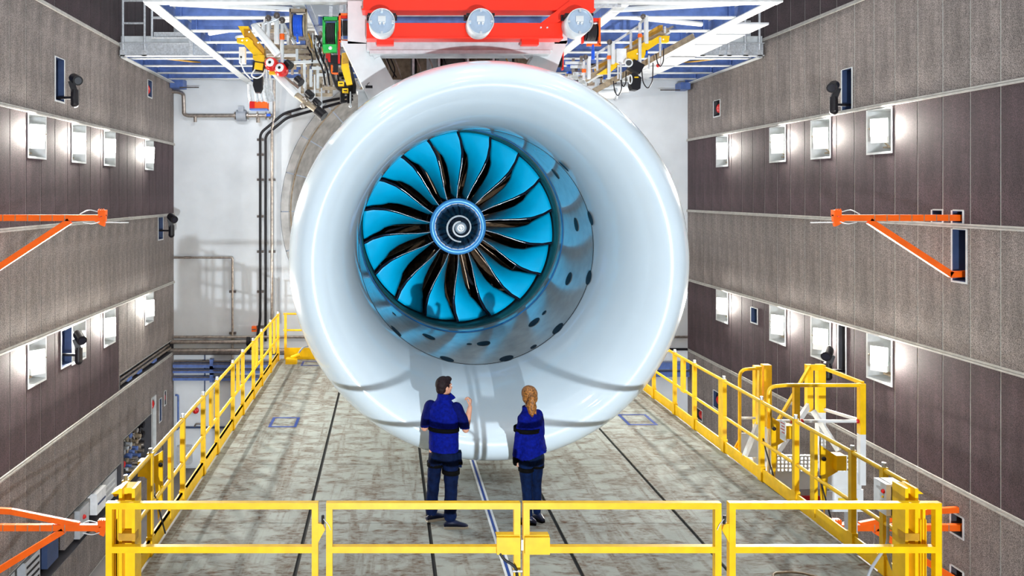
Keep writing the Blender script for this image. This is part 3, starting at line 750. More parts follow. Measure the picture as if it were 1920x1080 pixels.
def jib(X, sg, lower, label):
    Y = 12.36; zt = 3.645 if not lower else -1.37
    t = thing('wall_jib', (X, Y, zt-.1), label, 'jib arm', 'orange jib arms on the side walls')
    xe = X+sg*1.98
    MB().bar((X-sg*.2, Y, zt), (xe-sg*.05, Y, zt), .07, .10).build('boom', M['orange'], t)
    if not lower: MB().bar((X-sg*.2, Y, zt-.9), (X+sg*.15, Y, zt-.92), .07, .1).bar((X+sg*.12, Y, zt-.92), (X+sg*1.45, Y, zt-.05), .07, .1).build('brace', M['orange'], t)
    else:
        MB().bar((X-sg*.2, Y, zt-1.0), (X+sg*1.35, Y, zt-.05), .07, .1).build('brace', M['orange'], t)
        MB().bar((X-sg*.2, Y, zt+.30), (X+sg*.5, Y, zt+.26), .06, .09).bar((X+sg*.5, Y, zt+.26), (X+sg*1.6, Y, zt+.04), .06, .09).build('upper_brace', M['orange'], t)
    for k in range(7):
        xx = X+sg*(.18+.2*k); MB().box(xx-.006, xx+.006, Y-.039, Y+.039, zt-.054, zt+.054).build('band', M['brown'], t)
    h = MB(); h.box(xe-.06, xe+.06, Y-.05, Y+.05, zt+.03, zt+.13).prism([(xe-sg*.14, Y-.03, zt-.04), (xe+sg*.06, Y-.03, zt+.05), (xe+sg*.06, Y-.03, zt-.03), (xe+sg*.03, Y-.03, zt-.14), (xe-sg*.02, Y-.03, zt-.12)], (0, .06, 0))
    h.build('head', M['orange'], t)
    for k in (-1, 0, 1): MB().box(xe+k*.035-.01, xe+k*.035+.01, Y-.055, Y-.05, zt+.04, zt+.15).build('roller', M['orange'], t)
    MB().tube(arc_pts([(xe-sg*.35, Y-.05, zt+.06), (xe-sg*.2, Y-.06, zt+.14), (xe-sg*.06, Y-.06, zt+.1)], .08), .008, 6).tube(arc_pts([(xe-sg*.3, Y-.05, zt-.07), (xe-sg*.15, Y-.06, zt-.1), (xe-sg*.03, Y-.06, zt-.06)], .08), .008, 6).build('cable_loop', M['white'], t)
    MB().tube([(xe, Y, zt-.07), (xe+sg*.42, Y+.0, zt-.075)], .008, 6).build('thin_rod', M['steel'], t)
jib(XL, 1, False, 'bright orange triangular jib arm half way up the left wall')
jib(XR, -1, False, 'bright orange triangular jib arm half way up the right wall')
jib(XL, 1, True, 'dark orange jib arm low on the left wall beside the front gate')
jib(XR, -1, True, 'dark orange jib arm low on the right wall seen through the front corner rails')

# ================================================================== STEEL GANTRY OVERHEAD
GZ = 7.43
gt = thing('steel_gantry', (1.3, 18.7, GZ), 'grey and blue steel gantry of crossing beams overhead at the back of the room', 'gantry')
def ibeam_part(p0, p1, w, h, nm='cross_beam'):
    o0 = Vector((0, 0, h/2))
    q = MB(); q.bar(Vector(p0)+o0, Vector(p1)+o0, .03, h-.03); a = q.build(nm, M['steel_bl'], gt)
    q = MB(); q.bar(Vector(p0)+Vector((0, 0, .012)), Vector(p1)+Vector((0, 0, .012)), w, .024); q.bar(Vector(p0)+Vector((0, 0, h-.012)), Vector(p1)+Vector((0, 0, h-.012)), w, .024)
    q.build('flange', M['steel_wh'], a)
    q = MB(); d = (Vector(p1)-Vector(p0)); L = d.length; d.normalize()
    for e in (.12, L-.12):
        p = Vector(p0)+d*e; q.cbox(p+o0, (.03 if abs(d.x) > .5 else w, w if abs(d.x) > .5 else .03, h-.05))
    q.build('end_plate', M['steel_bl'], a)
for y in (14.75, 15.95, 17.15, 18.35):
    for a, b in ((-4.1, -1.7), (4.3, 6.7)): ibeam_part((a, y, GZ), (b, y, GZ), .16, .26)
for y in (16.5, 17.9): ibeam_part((-1.5, y, GZ+.2), (4.1, y, GZ+.2), .16, .26)
for y in (19.2, 20.3, 21.5, 22.6):
    ibeam_part((-6.5, y, GZ), (-4.3, y, GZ), .16, .26); ibeam_part((-4.1, y, GZ), (6.7, y, GZ), .16, .26); ibeam_part((6.9, y, GZ), (9.2, y, GZ), .16, .26)
for x in (-4.2, 6.8): ibeam_part((x, 13.5, GZ-.03), (x, 23.4, GZ-.03), .22, .3, 'long_beam')
for x in (-1.6, 4.2): ibeam_part((x, 13.55, GZ-.03), (x, 19.0, GZ-.03), .22, .3, 'long_beam')
for x in (-6.5, 9.15): ibeam_part((x, 18.75, GZ-.05), (x, 23.4, GZ-.05), .14, .24, 'wall_beam')
MB().box(-4.3, -.45, 13.4, 13.62, GZ-.02, GZ+.01).box(3.4, 6.95, 13.4, 13.62, GZ-.02, GZ+.01).box(-4.25, -.45, 13.5, 13.53, GZ, GZ+.6).box(3.4, 6.9, 13.5, 13.53, GZ, GZ+.6).build('front_beam', M['steel_wh'], gt)
for X0, X1 in ((-6.55, -4.3), (6.9, 9.2)):
    MB().box(X0, X1, 18.68, 18.72, GZ, GZ+.3).box(X0, X1, 18.62, 18.8, GZ-.02, GZ).box(X0, X1, 18.62, 18.72, GZ+.28, GZ+.3).build('edge_channel', M['steel'], gt)
    MB().box(X0, X1, 18.73, 18.75, GZ+.32, GZ+.48).build('kick_plate', M['steel_wh'], gt)
# bolted splice plates on the front beam
for px in (345, 445+15, 580, 1155, 1270, 1390):
    p = P(px, 4, 13.49)
    o = MB().box(p.x-.07, p.x+.07, 13.47, 13.49, GZ+.03, GZ+.2).build('splice_plate', M['steel'], gt)
    for k in (-1, 1): MB().cyl((p.x+k*.04, 13.45, GZ+.08), (p.x+k*.04, 13.47, GZ+.08), .014, 8).build('bolt', M['steel'], o)
# flat white soffit plates along the right long beam, diagonal bracing
for a, b in ((15.2, 16.1), (16.2, 17.2), (17.3, 18.6), (18.7, 20.1), (20.2, 21.4), (21.5, 22.5), (22.6, 23.4)):
    MB().box(6.95, 7.6, a, b-.04, GZ-.02, GZ+.02).build('soffit_plate', M['boxgrey'], gt)
for p0, p1 in (((-4.0, 14.0, GZ+.1), (-1.7, 14.55, GZ+.12)), ((-3.9, 16.7, GZ+.12), (-1.7, 15.2, GZ+.12)), ((-4.0, 17.6, GZ+.12), (-2.6, 16.6, GZ+.12)), ((6.6, 13.9, GZ+.1), (4.3, 14.6, GZ+.12)), ((6.5, 15.8, GZ+.12), (4.4, 15.0, GZ+.12))):
    MB().tube([p0, p1], .05, 10).build('tie_rod', M['white'], gt)
for p0, p1 in (((-6.3, 19.3, GZ+.1), (-5.0, 20.3, GZ+.1)), ((7.8, 20.4, GZ+.1), (9.0, 19.3, GZ+.1))):
    MB().bar(p0, p1, .12, .02).build('brace_plate', M['yellow_dk'], gt)
# grating deck of the gantry: real bars joined as one part
q = MB()
for x0, x1, y0, y1 in ((-4.1, -1.7, 13.65, 18.6), (4.3, 6.7, 13.65, 18.6), (-6.5, 9.2, 18.8, 23.4)):
    n = int((x1-x0)/.07)
    for i in range(n): x = x0+(i+.5)*.07; q.box(x-.006, x+.006, y0, y1, GZ+.29, GZ+.32)
    n = int((y1-y0)/.14)
    for i in range(n): y = y0+(i+.5)*.14; q.box(x0, x1, y-.006, y+.006, GZ+.31, GZ+.325)
q.build('grating', M['steel'], gt, kind='stuff')
MB().box(-6.5, 9.2, 18.8, 23.4, GZ+.42, GZ+.44).build('walkway_plate', M['boxgrey'], gt)
# gantry end guard rails
def end_rail(xs_, zs_, label):
    t = thing('gantry_railing', (sum(xs_)/len(xs_), 18.7, GZ+.3), label, 'railing', 'grey tube railings on the gantry')
    for x in xs_: MB().tube([(x, 18.66, GZ), (x, 18.66, GZ+1.35)], .03, 8).box(x-.06, x+.06, 18.62, 18.68, GZ-.02, GZ+.12).build('post', M['steel'], t)
    for z in zs_: MB().tube([(xs_[0], 18.66, z), (xs_[-1], 18.66, z)], .026, 8).build('rail', M['steel'], t)
end_rail([-6.48, -5.95], [GZ+1.33, GZ+.78], 'short grey tube railing at the left wall end of the gantry')
t = thing('gantry_gate', (-5.3, 18.65, GZ+.3), 'grey tube gate beside the left end railing on the gantry', 'gate')
MB().tube([(-5.75, 18.6, GZ+.42), (-5.75, 18.6, GZ+1.33), (-5.0, 18.6, GZ+1.33)], .03, 8).tube([(-5.75, 18.6, GZ+.42), (-4.85, 18.6, GZ+.42), (-4.85, 18.6, GZ+.9), (-5.75, 18.6, GZ+.9)], .03, 8).build('frame', M['steel'], t)
MB().box(-5.7, -4.9, 18.59, 18.61, GZ+.45, GZ+.55).build('kick_plate', M['steel'], t)
MB().box(-4.85, -4.75, 18.58, 18.68, GZ+.0, GZ+.75).build('gate_post', M['steel'], t)
end_rail([7.7, 8.15, 8.35, 8.75, 9.1], [GZ+1.33, GZ+.78], 'grey tube railing with close posts at the right wall end of the gantry')
MB().box(8.55, 9.0, 18.9, 18.93, GZ+.3, GZ+.9).build('gantry_door', M['boxgrey'], label='grey panel behind the railing at the right end of the gantry', category='panel')
# red crane structure
cr = thing('crane_frame', (1.4, 12.6, 6.55), 'bright red steel crane frame above the engine', 'crane frame')
MB().box(-.40, 3.37, 12.45, 12.75, 7.06, 7.9).box(-.42, 3.39, 12.44, 12.8, 7.03, 7.06).build('upper_beam', M['red'], cr)
MB().box(-.34, 2.82, 12.30, 12.5, 6.56, 6.79).box(-.34, 2.82, 12.25, 12.55, 6.53, 6.56).build('lower_beam', M['red'], cr)
MB().bar((2.45, 12.5, 6.68), (3.0, 12.5, 7.1), .3, .16, up=(1, 0, 0)).bar((2.7, 12.5, 6.68), (3.15, 12.5, 7.1), .05, .18, up=(1, 0, 0)).build('diagonal_strut', M['red'], cr)
MB().bar((-.1, 12.5, 6.68), (-.1, 12.7, 7.1), .2, .16).build('hanger', M['red'], cr)
for x in (.0, 2.35): MB().box(x-.18, x+.1, 12.35, 12.5, 6.45, 6.53).build('foot', M['red'], cr)
for px in (1014, 1026): p = P(px, 52, 12.29); MB().cyl((p.x, 12.27, p.z), (p.x, 12.30, p.z), .014, 8).build('bolt', M['bright'], cr)
for x in (.1, 2.9): MB().box(x-.1, x+.1, 12.5, 12.7, 7.9, ZC).build('hanger_post', M['red'], cr)
# white header and legs carrying the engine
lg = thing('engine_pylon', (1.3, 13, 5.5), 'white boxed steel legs and header from which the engine hangs', 'pylon')
MB().box(-.35, 2.75, 12.7, 13.1, 6.42, 6.56).box(-.3, 2.7, 12.65, 13.1, 6.36, 6.42).build('header', M['steel_wh'], lg)
for s, xs4 in ((0, ((640, 78), (700, 84), (748, 165), (690, 185))), (1, ((1062, 78), (1010, 84), (975, 135), (1035, 150)))):
    pts = [P(a, b, 13.0) for a, b in xs4]
    pts = [Vector((p.x, 12.9, p.z)) for p in pts]
    d = (pts[3]-pts[0]).normalized()*.5; pts[2] = pts[2]+d; pts[3] = pts[3]+d
    MB().prism(pts, (0, .5, 0)).build('leg', M['white'], lg)
    a, b = (P(652, 35, 12.9), P(690, 82, 12.9)) if s == 0 else (P(1040, 22, 12.9), P(1064, 82, 12.9))
    MB().box(a.x, b.x, 12.9, 13.2, b.z, a.z+.3).build('upright', M['white'], lg)
MB().cbox(P(708, 100, 12.85), (.18, .1, .12), Matrix.Rotation(-.5, 3, 'Y')).cbox(P(985, 100, 12.85), (.18, .1, .12), Matrix.Rotation(.6, 3, 'Y')).build('end_lug', M['white'], lg)
a = P(672, 188, 13.1)
MB().box(a.x-.0, a.x+.6, 12.95, 13.4, 5.4, a.z+.13).box(a.x-.03, a.x+.65, 12.92, 13.4, a.z+.13, a.z+.16).build('fairing_box', M['steel_wh'], lg)
for px, lab in ((716, 'left one below the red beam end'), (902, 'middle one of the three on the red beam'), (1088, 'right one beside the red beam end')):
    c = P(px, 40, 11.84)
    t = thing('drum_floodlight', c-Vector((0, 0, .2)), 'unlit round white drum floodlight, '+lab, 'floodlight', 'round drum floodlights on the red beam')
    MB().lathe([(0, .190), (0, .205), (.38, .205), (.40, .19), (.40, .001)], c, (0, 1, 0), 32).lathe([(0, .190), (.05, .185), (.06, .185)], c, (0, 1, 0), 32).build('drum', M['steel_wh'], t)
    f = MB().lathe([(.045, .001), (.045, .186)], c, (0, 1, 0), 32).build('lens', M['lamp_off'], t)
    MB().box(c.x-.06, c.x+.06, c.y+.02, c.y+.045, c.z+.0, c.z+.09).build('socket', M['white'], t)
    for s in (-1, 1): MB().ball((c.x+s*.03, c.y+.02, c.z-.03), .026, 10).build('bulb', M['bright'], t)
    for k in range(4):
        an = pi/2*k; MB().box(c.x+.17*sin(an)-.018, c.x+.17*sin(an)+.018, c.y+.0, c.y+.04, c.z+.17*cos(an)-.018, c.z+.17*cos(an)+.018).build('clip', M['steel'], t)
    MB().box(c.x-.24, c.x+.24, c.y+.25, c.y+.30, c.z+.07, c.z+.16).box(c.x-.22, c.x+.22, c.y+.05, c.y+.30, c.z+.10, c.z+.14).build('bracket', M['black'], t)
for i, (x, y) in enumerate(FILL_XY):  # unseen lamp shades added to go with the ceiling fill lights
    t = thing('fill_lamp', (x, y, 11.62), 'added fill lamp under the ceiling above the %s, %s of its row of three' % (('far intake end', 'empty intake floor', 'front gates', 'engine intake')[i//3], ('left one', 'middle one', 'right one')[i % 3]), 'ceiling lamp', 'added fill lamps under the ceiling')
    MB().lathe([(0, .42), (.12, .42), (.3, .12), (.38, .1)], (x, y, 11.62), (0, 0, 1), 20).build('shade', M['white'], t)
# ================================================================== PEOPLE
def capsule(mb, p0, p1, r0, r1, n=14, k=6):
    p0 = Vector(p0); p1 = Vector(p1); d = p1-p0; L = d.length
    prof = []
    for i in range(k): a = pi/2*(1-i/k); prof.append((-r0*sin(a), max(r0*cos(a), .0004)))
    prof += [(0, r0), (L, r1)]
    for i in range(1, k+1): a = pi/2*i/k; prof.append((L+r1*sin(a), max(r1*cos(a), .0004)))
    mb.lathe(prof, p0, d, n)
    return mb
def chain(mb, pts, rs):
    for i in range(len(pts)-1): capsule(mb, pts[i], pts[i+1], rs[i], rs[i+1])
    return mb
def torso(mb, secs, n=28):
    # secs: (cx, cy, z, rx, ry, yaw) closed loft of ellipses
    vs = []; fs = []
    for (cx, cy, z, rx, ry, yaw) in secs:
        for k in range(n):
            a = 2*pi*k/n; x = rx*cos(a); y = ry*sin(a)
            x = math.copysign(abs(x/rx)**.9*rx, x); y = math.copysign(abs(y/ry)**.9*ry, y)
            vs.append((cx+x*cos(yaw)+y*sin(yaw), cy-x*sin(yaw)+y*cos(yaw), z))
    for i in range(len(secs)-1):
        for k in range(n):
            l = (k+1) % n; fs.append((i*n+k, i*n+l, (i+1)*n+l, (i+1)*n+k))
    mb.add(vs, fs, True); m = len(secs)-1
    mb.add(vs[:n], [tuple(range(n-1, -1, -1))]); mb.add(vs[m*n:], [tuple(range(n))]); return mb
def skinned(name, mb, material, parent, base, voxel=.009, smooth=4, disp=0, cut=None):
    me = bpy.data.meshes.new(name); me.from_pydata(mb.v, [], mb.f); me.update()
    tmp = bpy.data.objects.new(name, me); COL.objects.link(tmp)
    r = tmp.modifiers.new('r', 'REMESH'); r.mode = 'VOXEL'; r.voxel_size = voxel
    s = tmp.modifiers.new('s', 'SMOOTH'); s.factor = .6; s.iterations = smooth
    if disp:
        tx = bpy.data.textures.new(name, 'CLOUDS'); tx.noise_scale = .11
        dm = tmp.modifiers.new('d', 'DISPLACE'); dm.texture = tx; dm.strength = disp; dm.mid_level = .5
    dg = bpy.context.evaluated_depsgraph_get(); dg.update()
    ev = tmp.evaluated_get(dg); nm = bpy.data.meshes.new_from_object(ev)
    bpy.data.objects.remove(tmp)
    if cut:
        import bmesh
        bm = bmesh.new(); bm.from_mesh(nm)
        bmesh.ops.delete(bm, geom=[v for v in bm.verts if cut(v.co)], context='VERTS'); bm.to_mesh(nm); bm.free()
    for p in nm.polygons: p.use_smooth = True
    nm.materials.clear(); nm.materials.append(material); nm.name = name
    o = bpy.data.objects.new(name, nm); COL.objects.link(o); o.parent = parent
    return o
def head_prims(mb, c, yaw, sc=1.0, pitch=0):
    # yaw: 0 faces away (+Y), positive turns to +X
    c = Vector(c); R = Matrix.Rotation(-yaw, 3, 'Z') @ Matrix.Rotation(pitch, 3, 'X')
    def T(v): return c+R@(Vector(v)*sc)
    mb.ball(T((0, -.012, .028)), (.076*sc, .097*sc, .090*sc), 20, R)
    mb.ball(T((0, .022, -.028)), (.060*sc, .070*sc, .088*sc), 18, R)
    mb.ball(T((0, .062, -.088)), (.030*sc, .024*sc, .024*sc), 12, R)      # chin
    mb.ball(T((0, .076, .028)), (.050*sc, .018*sc, .016*sc), 12, R)      # brow
    capsule(mb, T((0, .082, .020)), T((0, .106, -.014)), .009*sc, .013*sc)   # nose
    mb.ball(T((.012, .092, -.016)), .010*sc, 8, R); mb.ball(T((-.012, .092, -.016)), .010*sc, 8, R)
    for s in (-1, 1):
        mb.ball(T((s*.046, .058, -.012)), (.022*sc, .022*sc, .02*sc), 10, R)   # cheek
        mb.ball(T((s*.078, -.008, -.008)), (.012*sc, .020*sc, .034*sc), 12, R)     # ear
    mb.ball(T((0, .086, -.050)), (.024*sc, .011*sc, .007*sc), 10, R); mb.ball(T((0, .084, -.062)), (.021*sc, .011*sc, .008*sc), 10, R)
    return T, R
def hand(mb, wrist, dirv, palm_n, curl, side, sc=1.0):
    # dirv: towards the fingers, palm_n: out of the palm, side=+1 puts the thumb at dirv x palm_n
    w = Vector(wrist); d = Vector(dirv).normalized(); n = Vector(palm_n); n = (n-d*n.dot(d)).normalized(); t = d.cross(n)*side
    for k in range(4):
        o = t*(.030-.020*k)*sc
        capsule(mb, w+o*.5+d*.005, w+o+d*.085*sc, .015*sc, .0115*sc, 10, 4)
        L = (.042, .047, .044, .034)[k]*sc; p = w+o+d*.085*sc; a = 0
        for j in range(3):
            a += curl*(1.0, 1.2, .8)[j]; dd = d*cos(a)+n*sin(a); p2 = p+dd*L*(1, .65, .5)[j]
            capsule(mb, p, p2, .0098*sc-.0006*j, .0092*sc-.0006*j, 8, 3); p = p2
    p = w+t*.025*sc+d*.02*sc; q_ = p+(t*.75+d*.7+n*.35).normalized()*.045*sc; r_ = q_+(d*.9+n*.5-t*.1).normalized()*.032*sc; u_ = r_+(d*.6+n*.7-t*.35).normalized()*.026*sc
    for a_, b_, ra, rb in ((p, q_, .015, .0125), (q_, r_, .0125, .011), (r_, u_, .0105, .009)): capsule(mb, a_, b_, ra*sc, rb*sc, 8, 3)
def shoe(heel, toe, parent, mu, ms, h=.10, w=.048, nm='shoe'):
    heel = Vector(heel); toe = Vector(toe); d = (toe-heel).normalized(); r = Vector((d.y, -d.x, 0)); L = (toe-heel).length
    secs = [(0, .026, .055), (.06, .036, .105), (.10, .040, .115), (.14, .041, .095), (.19, .044, .070), (.24, .043, .052), (.275, .030, .040), (.288, .012, .026)]
    q = MB(); n = 14; vs = []; fs = []
    for (t, ww, hh) in secs:
        for k in range(n):
            a = 2*pi*k/n; x = ww*cos(a)*w/.048; z = .012+(hh-.012)*(.5+.5*sin(a))
            vs.append(heel+d*(t/.288*L)+r*x+Vector((0, 0, z)))
    for i in range(len(secs)-1):
        for k in range(n): l = (k+1) % n; fs.append((i*n+k, i*n+l, (i+1)*n+l, (i+1)*n+k))
    q.add(vs, fs, True); q.add(vs[:n], [tuple(range(n-1, -1, -1))]); q.add(vs[-n:], [tuple(range(n))])
    o = q.build(nm, mu, parent)
    q = MB(); pts = []
    for (t, ww, hh) in secs: pts.append((t, ww*1.08))
    up = [heel+d*(t/.288*L)+r*ww*w/.048 for t, ww in pts]+[heel+d*(t/.288*L)-r*ww*w/.048 for t, ww in reversed(pts)]
    q.prism([p+Vector((0, 0, .001)) for p in up], (0, 0, .026)); q.build('sole', ms, o)
    return o
def strap_ring(mb, c, rx, ry, yaw, h, tilt=0):
    n = 28; vs = []; c = Vector(c)
    for dz in (-h/2, h/2):
        for off in (0, .006):
            for k in range(n):
                a = 2*pi*k/n; x = (rx+off)*cos(a); y = (ry+off)*sin(a)
                vs.append((c.x+x*cos(yaw)+y*sin(yaw), c.y-x*sin(yaw)+y*cos(yaw), c.z+dz+tilt*x))
    fs = []
    for k in range(n):
        l = (k+1) % n; fs += [(n+k, n+l, 3*n+l, 3*n+k), (k, n+k, n+l, l)[::-1], (2*n+k, 2*n+l, 3*n+l, 3*n+k)[::-1], (l, k, 2*n+k, 2*n+l)]
    mb.add(vs, fs, True)

# ---------------------------------------------------------------- man
mx, my = .682, 9.30
man = thing('person', (mx, my, 0), 'person with short dark hair in a navy vest, right hand raised, standing on the deck', 'person', 'people on the deck')
yw = radians(24)
b = MB()
T_, R_ = head_prims(b, (.012, .035, 1.672), radians(62), 1.0)
capsule(b, (-.005, -.0, 1.46), (.0, .02, 1.60), .062, .056)
secs = [(0, 0, .90, .155, .105, yw), (0, 0, 1.0, .150, .10, yw), (0, 0, 1.12, .145, .095, yw), (0, 0, 1.3, .165, .105, yw), (0, 0, 1.42, .160, .095, yw), (0, .0, 1.50, .08, .06, yw)]
torso(b, secs)
SR, ER, WR_ = (.168, -.065, 1.43), (.262, -.06, 1.180), (.325, .03, 1.425)
SL, EL, WL_ = (-.175, .07, 1.43), (-.232, .02, 1.175), (-.17, .25, 1.14)
chain(b, [SR, ER, tuple((Vector(ER)+Vector(WR_))/2), WR_], [.056, .043, .041, .028])
chain(b, [SL, EL, tuple((Vector(EL)+Vector(WL_))/2), WL_], [.056, .043, .041, .028])
hand(b, WR_, (.12, .18, 1), (-.9, .3, .1), .95, 1, 1.0)
hand(b, WL_, (.9, .35, -.1), (.1, -.8, -.2), .5, 1, 1.0)
chain(b, [(-.09, .03, .90), (-.115, .08, .50), (-.145, .11, .10)], [.085, .056, .040]); chain(b, [(.08, -.02, .90), (.085, -.05, .50), (.075, -.085, .10)], [.085, .056, .040])
skinned('body', b, M['skin'], man, (mx, my), .0075, 3)
# hair: cap over the skull, open over face and ears
q = MB(); R0 = R_; c0 = Vector((.012, .035, 1.672))
q.ball(T_((0, -.016, .034)), (.086, .104, .098), 26, R0); q.ball(T_((0, -.045, -.02)), (.070, .066, .078), 20, R0)
q.ball(T_((0, .055, .092)), (.058, .042, .032), 16, R0)
def hcut(v, R=R0, c=c0):
    l = R.inverted() @ (v-c)
    return (l.y > .055 and l.z < .062) or (l.y > -.02 and l.z < .002) or l.z < -.085 or (l.y > .03 and l.z < .04)
skinned('hair', q, M['hair_m'], man, None, .007, 2, .006, hcut)
for s in (-1, 1): MB().ball(T_((s*.031, .079, .012)), .011, 10).build('eye', M['white'], man, origin=(mx, my, 0)) if False else None
for s in (-1, 1):
    e = MB().ball(T_((s*.031, .080, .010)), .0115, 10); o = bpy.data.objects.new('eye', bpy.data.meshes.new('eye')); o.data.from_pydata(e.v, [], e.f); o.data.materials.append(M['white']); COL.objects.link(o); o.parent = man
    e = MB().ball(T_((s*.031, .088, .010)), .0055, 8); o2 = bpy.data.objects.new('pupil', bpy.data.meshes.new('pupil')); o2.data.from_pydata(e.v, [], e.f); o2.data.materials.append(M['black']); COL.objects.link(o2); o2.parent = o
# short-sleeved vest and shirt
q = MB()
torso(q, [(0, -.0, .905, .185, .135, yw), (0, 0, .95, .188, .138, yw), (0, 0, 1.05, .186, .136, yw), (0, 0, 1.17, .184, .134, yw), (0, 0, 1.30, .198, .140, yw), (0, 0, 1.40, .200, .130, yw), (0, 0, 1.455, .170, .110, yw), (0, .005, 1.50, .105, .085, yw), (0, .01, 1.545, .080, .074, yw)])
vest = skinned('vest', q, M['navy'], man, None, .010, 3, .016)
q = MB()
chain(q, [(.150, -.055, 1.425), (.222, -.06, 1.30), (.252, -.058, 1.205)], [.082, .070, .064])
chain(q, [(-.155, .06, 1.425), (-.205, .05, 1.30), (-.228, .025, 1.205)], [.080, .068, .062])
def scut(v): return v.z < 1.185
skinned('shirt_sleeves', q, M['navy2'], man, None, .010, 3, .012, scut)
q = MB(); q.lathe([(-.03, .090), (.0, .083), (.055, .080), (.058, .073), (.0, .074), (-.03, .080)], (.002, .012, 1.535), (.12, .12, 1), 28)
o = q.build('collar', M['navy'], man, origin=(0, 0, 0)); o.location = (0, 0, 0)
o = MB().prism([(.055, -.02, 1.52), (.085, -.01, 1.60), (.150, .03, 1.535), (.09, .03, 1.50)], (-.01, .05, .01)).build('collar_point', M['navy'], man, origin=(0, 0, 0)); o.location = (0, 0, 0)
q = MB(); strap_ring(q, (0, 0, 1.18), .190, .140, yw, .052, .01); o = q.build('chest_strap', M['strap'], man, origin=(0, 0, 0)); o.location = (0, 0, 0)
# trousers
q = MB()
torso(q, [(0, 0, .80, .165, .12, yw), (0, 0, .88, .172, .125, yw), (0, 0, .96, .165, .12, yw)])
chain(q, [(-.085, .03, .85), (-.105, .06, .66), (-.120, .08, .48), (-.135, .10, .28), (-.140, .105, .12)], [.098, .088, .078, .074, .070])
chain(q, [(.085, -.02, .85), (.085, -.035, .66), (.088, -.05, .48), (.082, -.065, .28), (.070, -.08, .13)], [.102, .094, .082, .078, .074])
q.ball((.075, -.085, .15), (.085, .08, .05), 14); q.ball((-.14, .105, .14), (.078, .075, .045), 14); q.ball((.09, -.07, .24), (.08, .075, .03), 14)
def tcut(v): return v.z < .085
skinned('trousers', q, M['trouser'], man, None, .010, 2, .022, tcut)
q = MB(); q.box(.165, .215, -.07, .04, .72, .9); 
o = q.build('pocket', M['trouser'], man, origin=(0, 0, 0)); o.location = (0, 0, 0)
q = MB(); q.box(.16, .225, -.075, .045, .755, .79); o = q.build('pocket_band', M['strap'], man, origin=(0, 0, 0)); o.location = (0, 0, 0)
for c_, rx, ry in (((-.098, .055, .725), .098, .094), ((.086, -.030, .665), .103, .099)):
    q = MB(); strap_ring(q, c_, rx, ry, yw, .055); o = q.build('thigh_strap', M['strap'], man, origin=(0, 0, 0)); o.location = (0, 0, 0)
def local_shoe(h, t, par, bx, by, *a, **k):
    o = shoe((bx+h[0], by+h[1], 0), (bx+t[0], by+t[1], 0), par, *a, **k)
    return o
local_shoe((-.205, .08), (.055, .20), man, mx, my, M['shoe'], M['sole'])
local_shoe((-.005, -.10), (.295, -.085), man, mx, my, M['shoe'], M['sole'], w=.052)

# ---------------------------------------------------------------- woman
wx, wy = 1.735, 9.33
wom = thing('person', (wx, wy, 0), 'person with a blonde ponytail in a blue fleece jacket, seen from behind on the deck', 'person', 'people on the deck')
yw = radians(-42)
b = MB()
T_, R_ = head_prims(b, (.0, .04, 1.555), radians(-18), .93)
capsule(b, (.0, .0, 1.36), (.0, .03, 1.48), .050, .047)
torso(b, [(.02, 0, .82, .150, .115, yw), (.01, 0, .95, .135, .10, yw), (.01, 0, 1.1, .135, .095, yw), (.01, 0, 1.25, .150, .095, yw), (0, 0, 1.34, .130, .08, yw), (0, 0, 1.39, .07, .055, yw)])
SLw, ELw, WLw = (-.085, -.09, 1.31), (-.145, -.09, 1.05), (-.165, -.02, .83)
SRw, ERw, WRw = (.125, .10, 1.31), (.165, .16, 1.06), (.02, .26, 1.02)
chain(b, [SLw, ELw, WLw], [.05, .038, .026]); chain(b, [SRw, ERw, WRw], [.05, .038, .026])
hand(b, WLw, (-.05, .05, -1), (.8, .5, .0), .35, -1, .92)
hand(b, WRw, (-.9, .2, .1), (0, -.6, -.5), .4, 1, .92)
chain(b, [(-.05, -.03, .84), (-.035, .0, .46), (-.01, -.0, .09)], [.080, .052, .034]); chain(b, [(.10, .04, .84), (.10, .08, .46), (.11, .09, .09)], [.080, .052, .034])
skinned('body', b, M['skin2'], wom, None, .0075, 3)
c0 = Vector((.0, .04, 1.555)); R0 = R_.copy()
q = MB(); q.ball(T_((0, -.016, .030)), (.098, .108, .100), 26, R0); q.ball(T_((0, -.030, -.025)), (.098, .085, .085), 20, R0)
q.ball(T_((0, -.105, .022)), (.026, .026, .024), 12, R0)
def hcut2(v, R=R0, c=c0):
    l = R.inverted() @ (v-c); return (l.y > .045 and l.z < .055) or l.z < -.085
skinned('hair', q, M['hair_w'], wom, None, .007, 2, .008, hcut2)
q = MB(); chain(q, [(.005, -.065, 1.585), (.010, -.105, 1.55), (.006, -.115, 1.47), (.004, -.11, 1.395), (.012, -.105, 1.34)], [.026, .042, .050, .040, .012])
chain(q, [(.03, -.095, 1.54), (.045, -.112, 1.46), (.055, -.115, 1.37)], [.022, .024, .006]); chain(q, [(-.02, -.095, 1.54), (-.035, -.108, 1.46), (-.030, -.115, 1.40)], [.022, .022, .006])
pt = skinned('ponytail', q, M['hair_w'], wom, None, .006, 2, .012)
q = MB().tube([(.005+.029*cos(a), -.088, 1.573+.027*sin(a)) for a in [2*pi*k/12 for k in range(12)]], .006, 6, True); o = q.build('hair_band', M['hair_w'], wom, origin=(0, 0, 0)); o.location = (0, 0, 0)
for s in (-1, 1):
    e = MB().ball(T_((s*.031, .080, .010)), .0105, 10); o = bpy.data.objects.new('eye', bpy.data.meshes.new('eye')); o.data.from_pydata(e.v, [], e.f); o.data.materials.append(M['white']); COL.objects.link(o); o.parent = wom
q = MB()
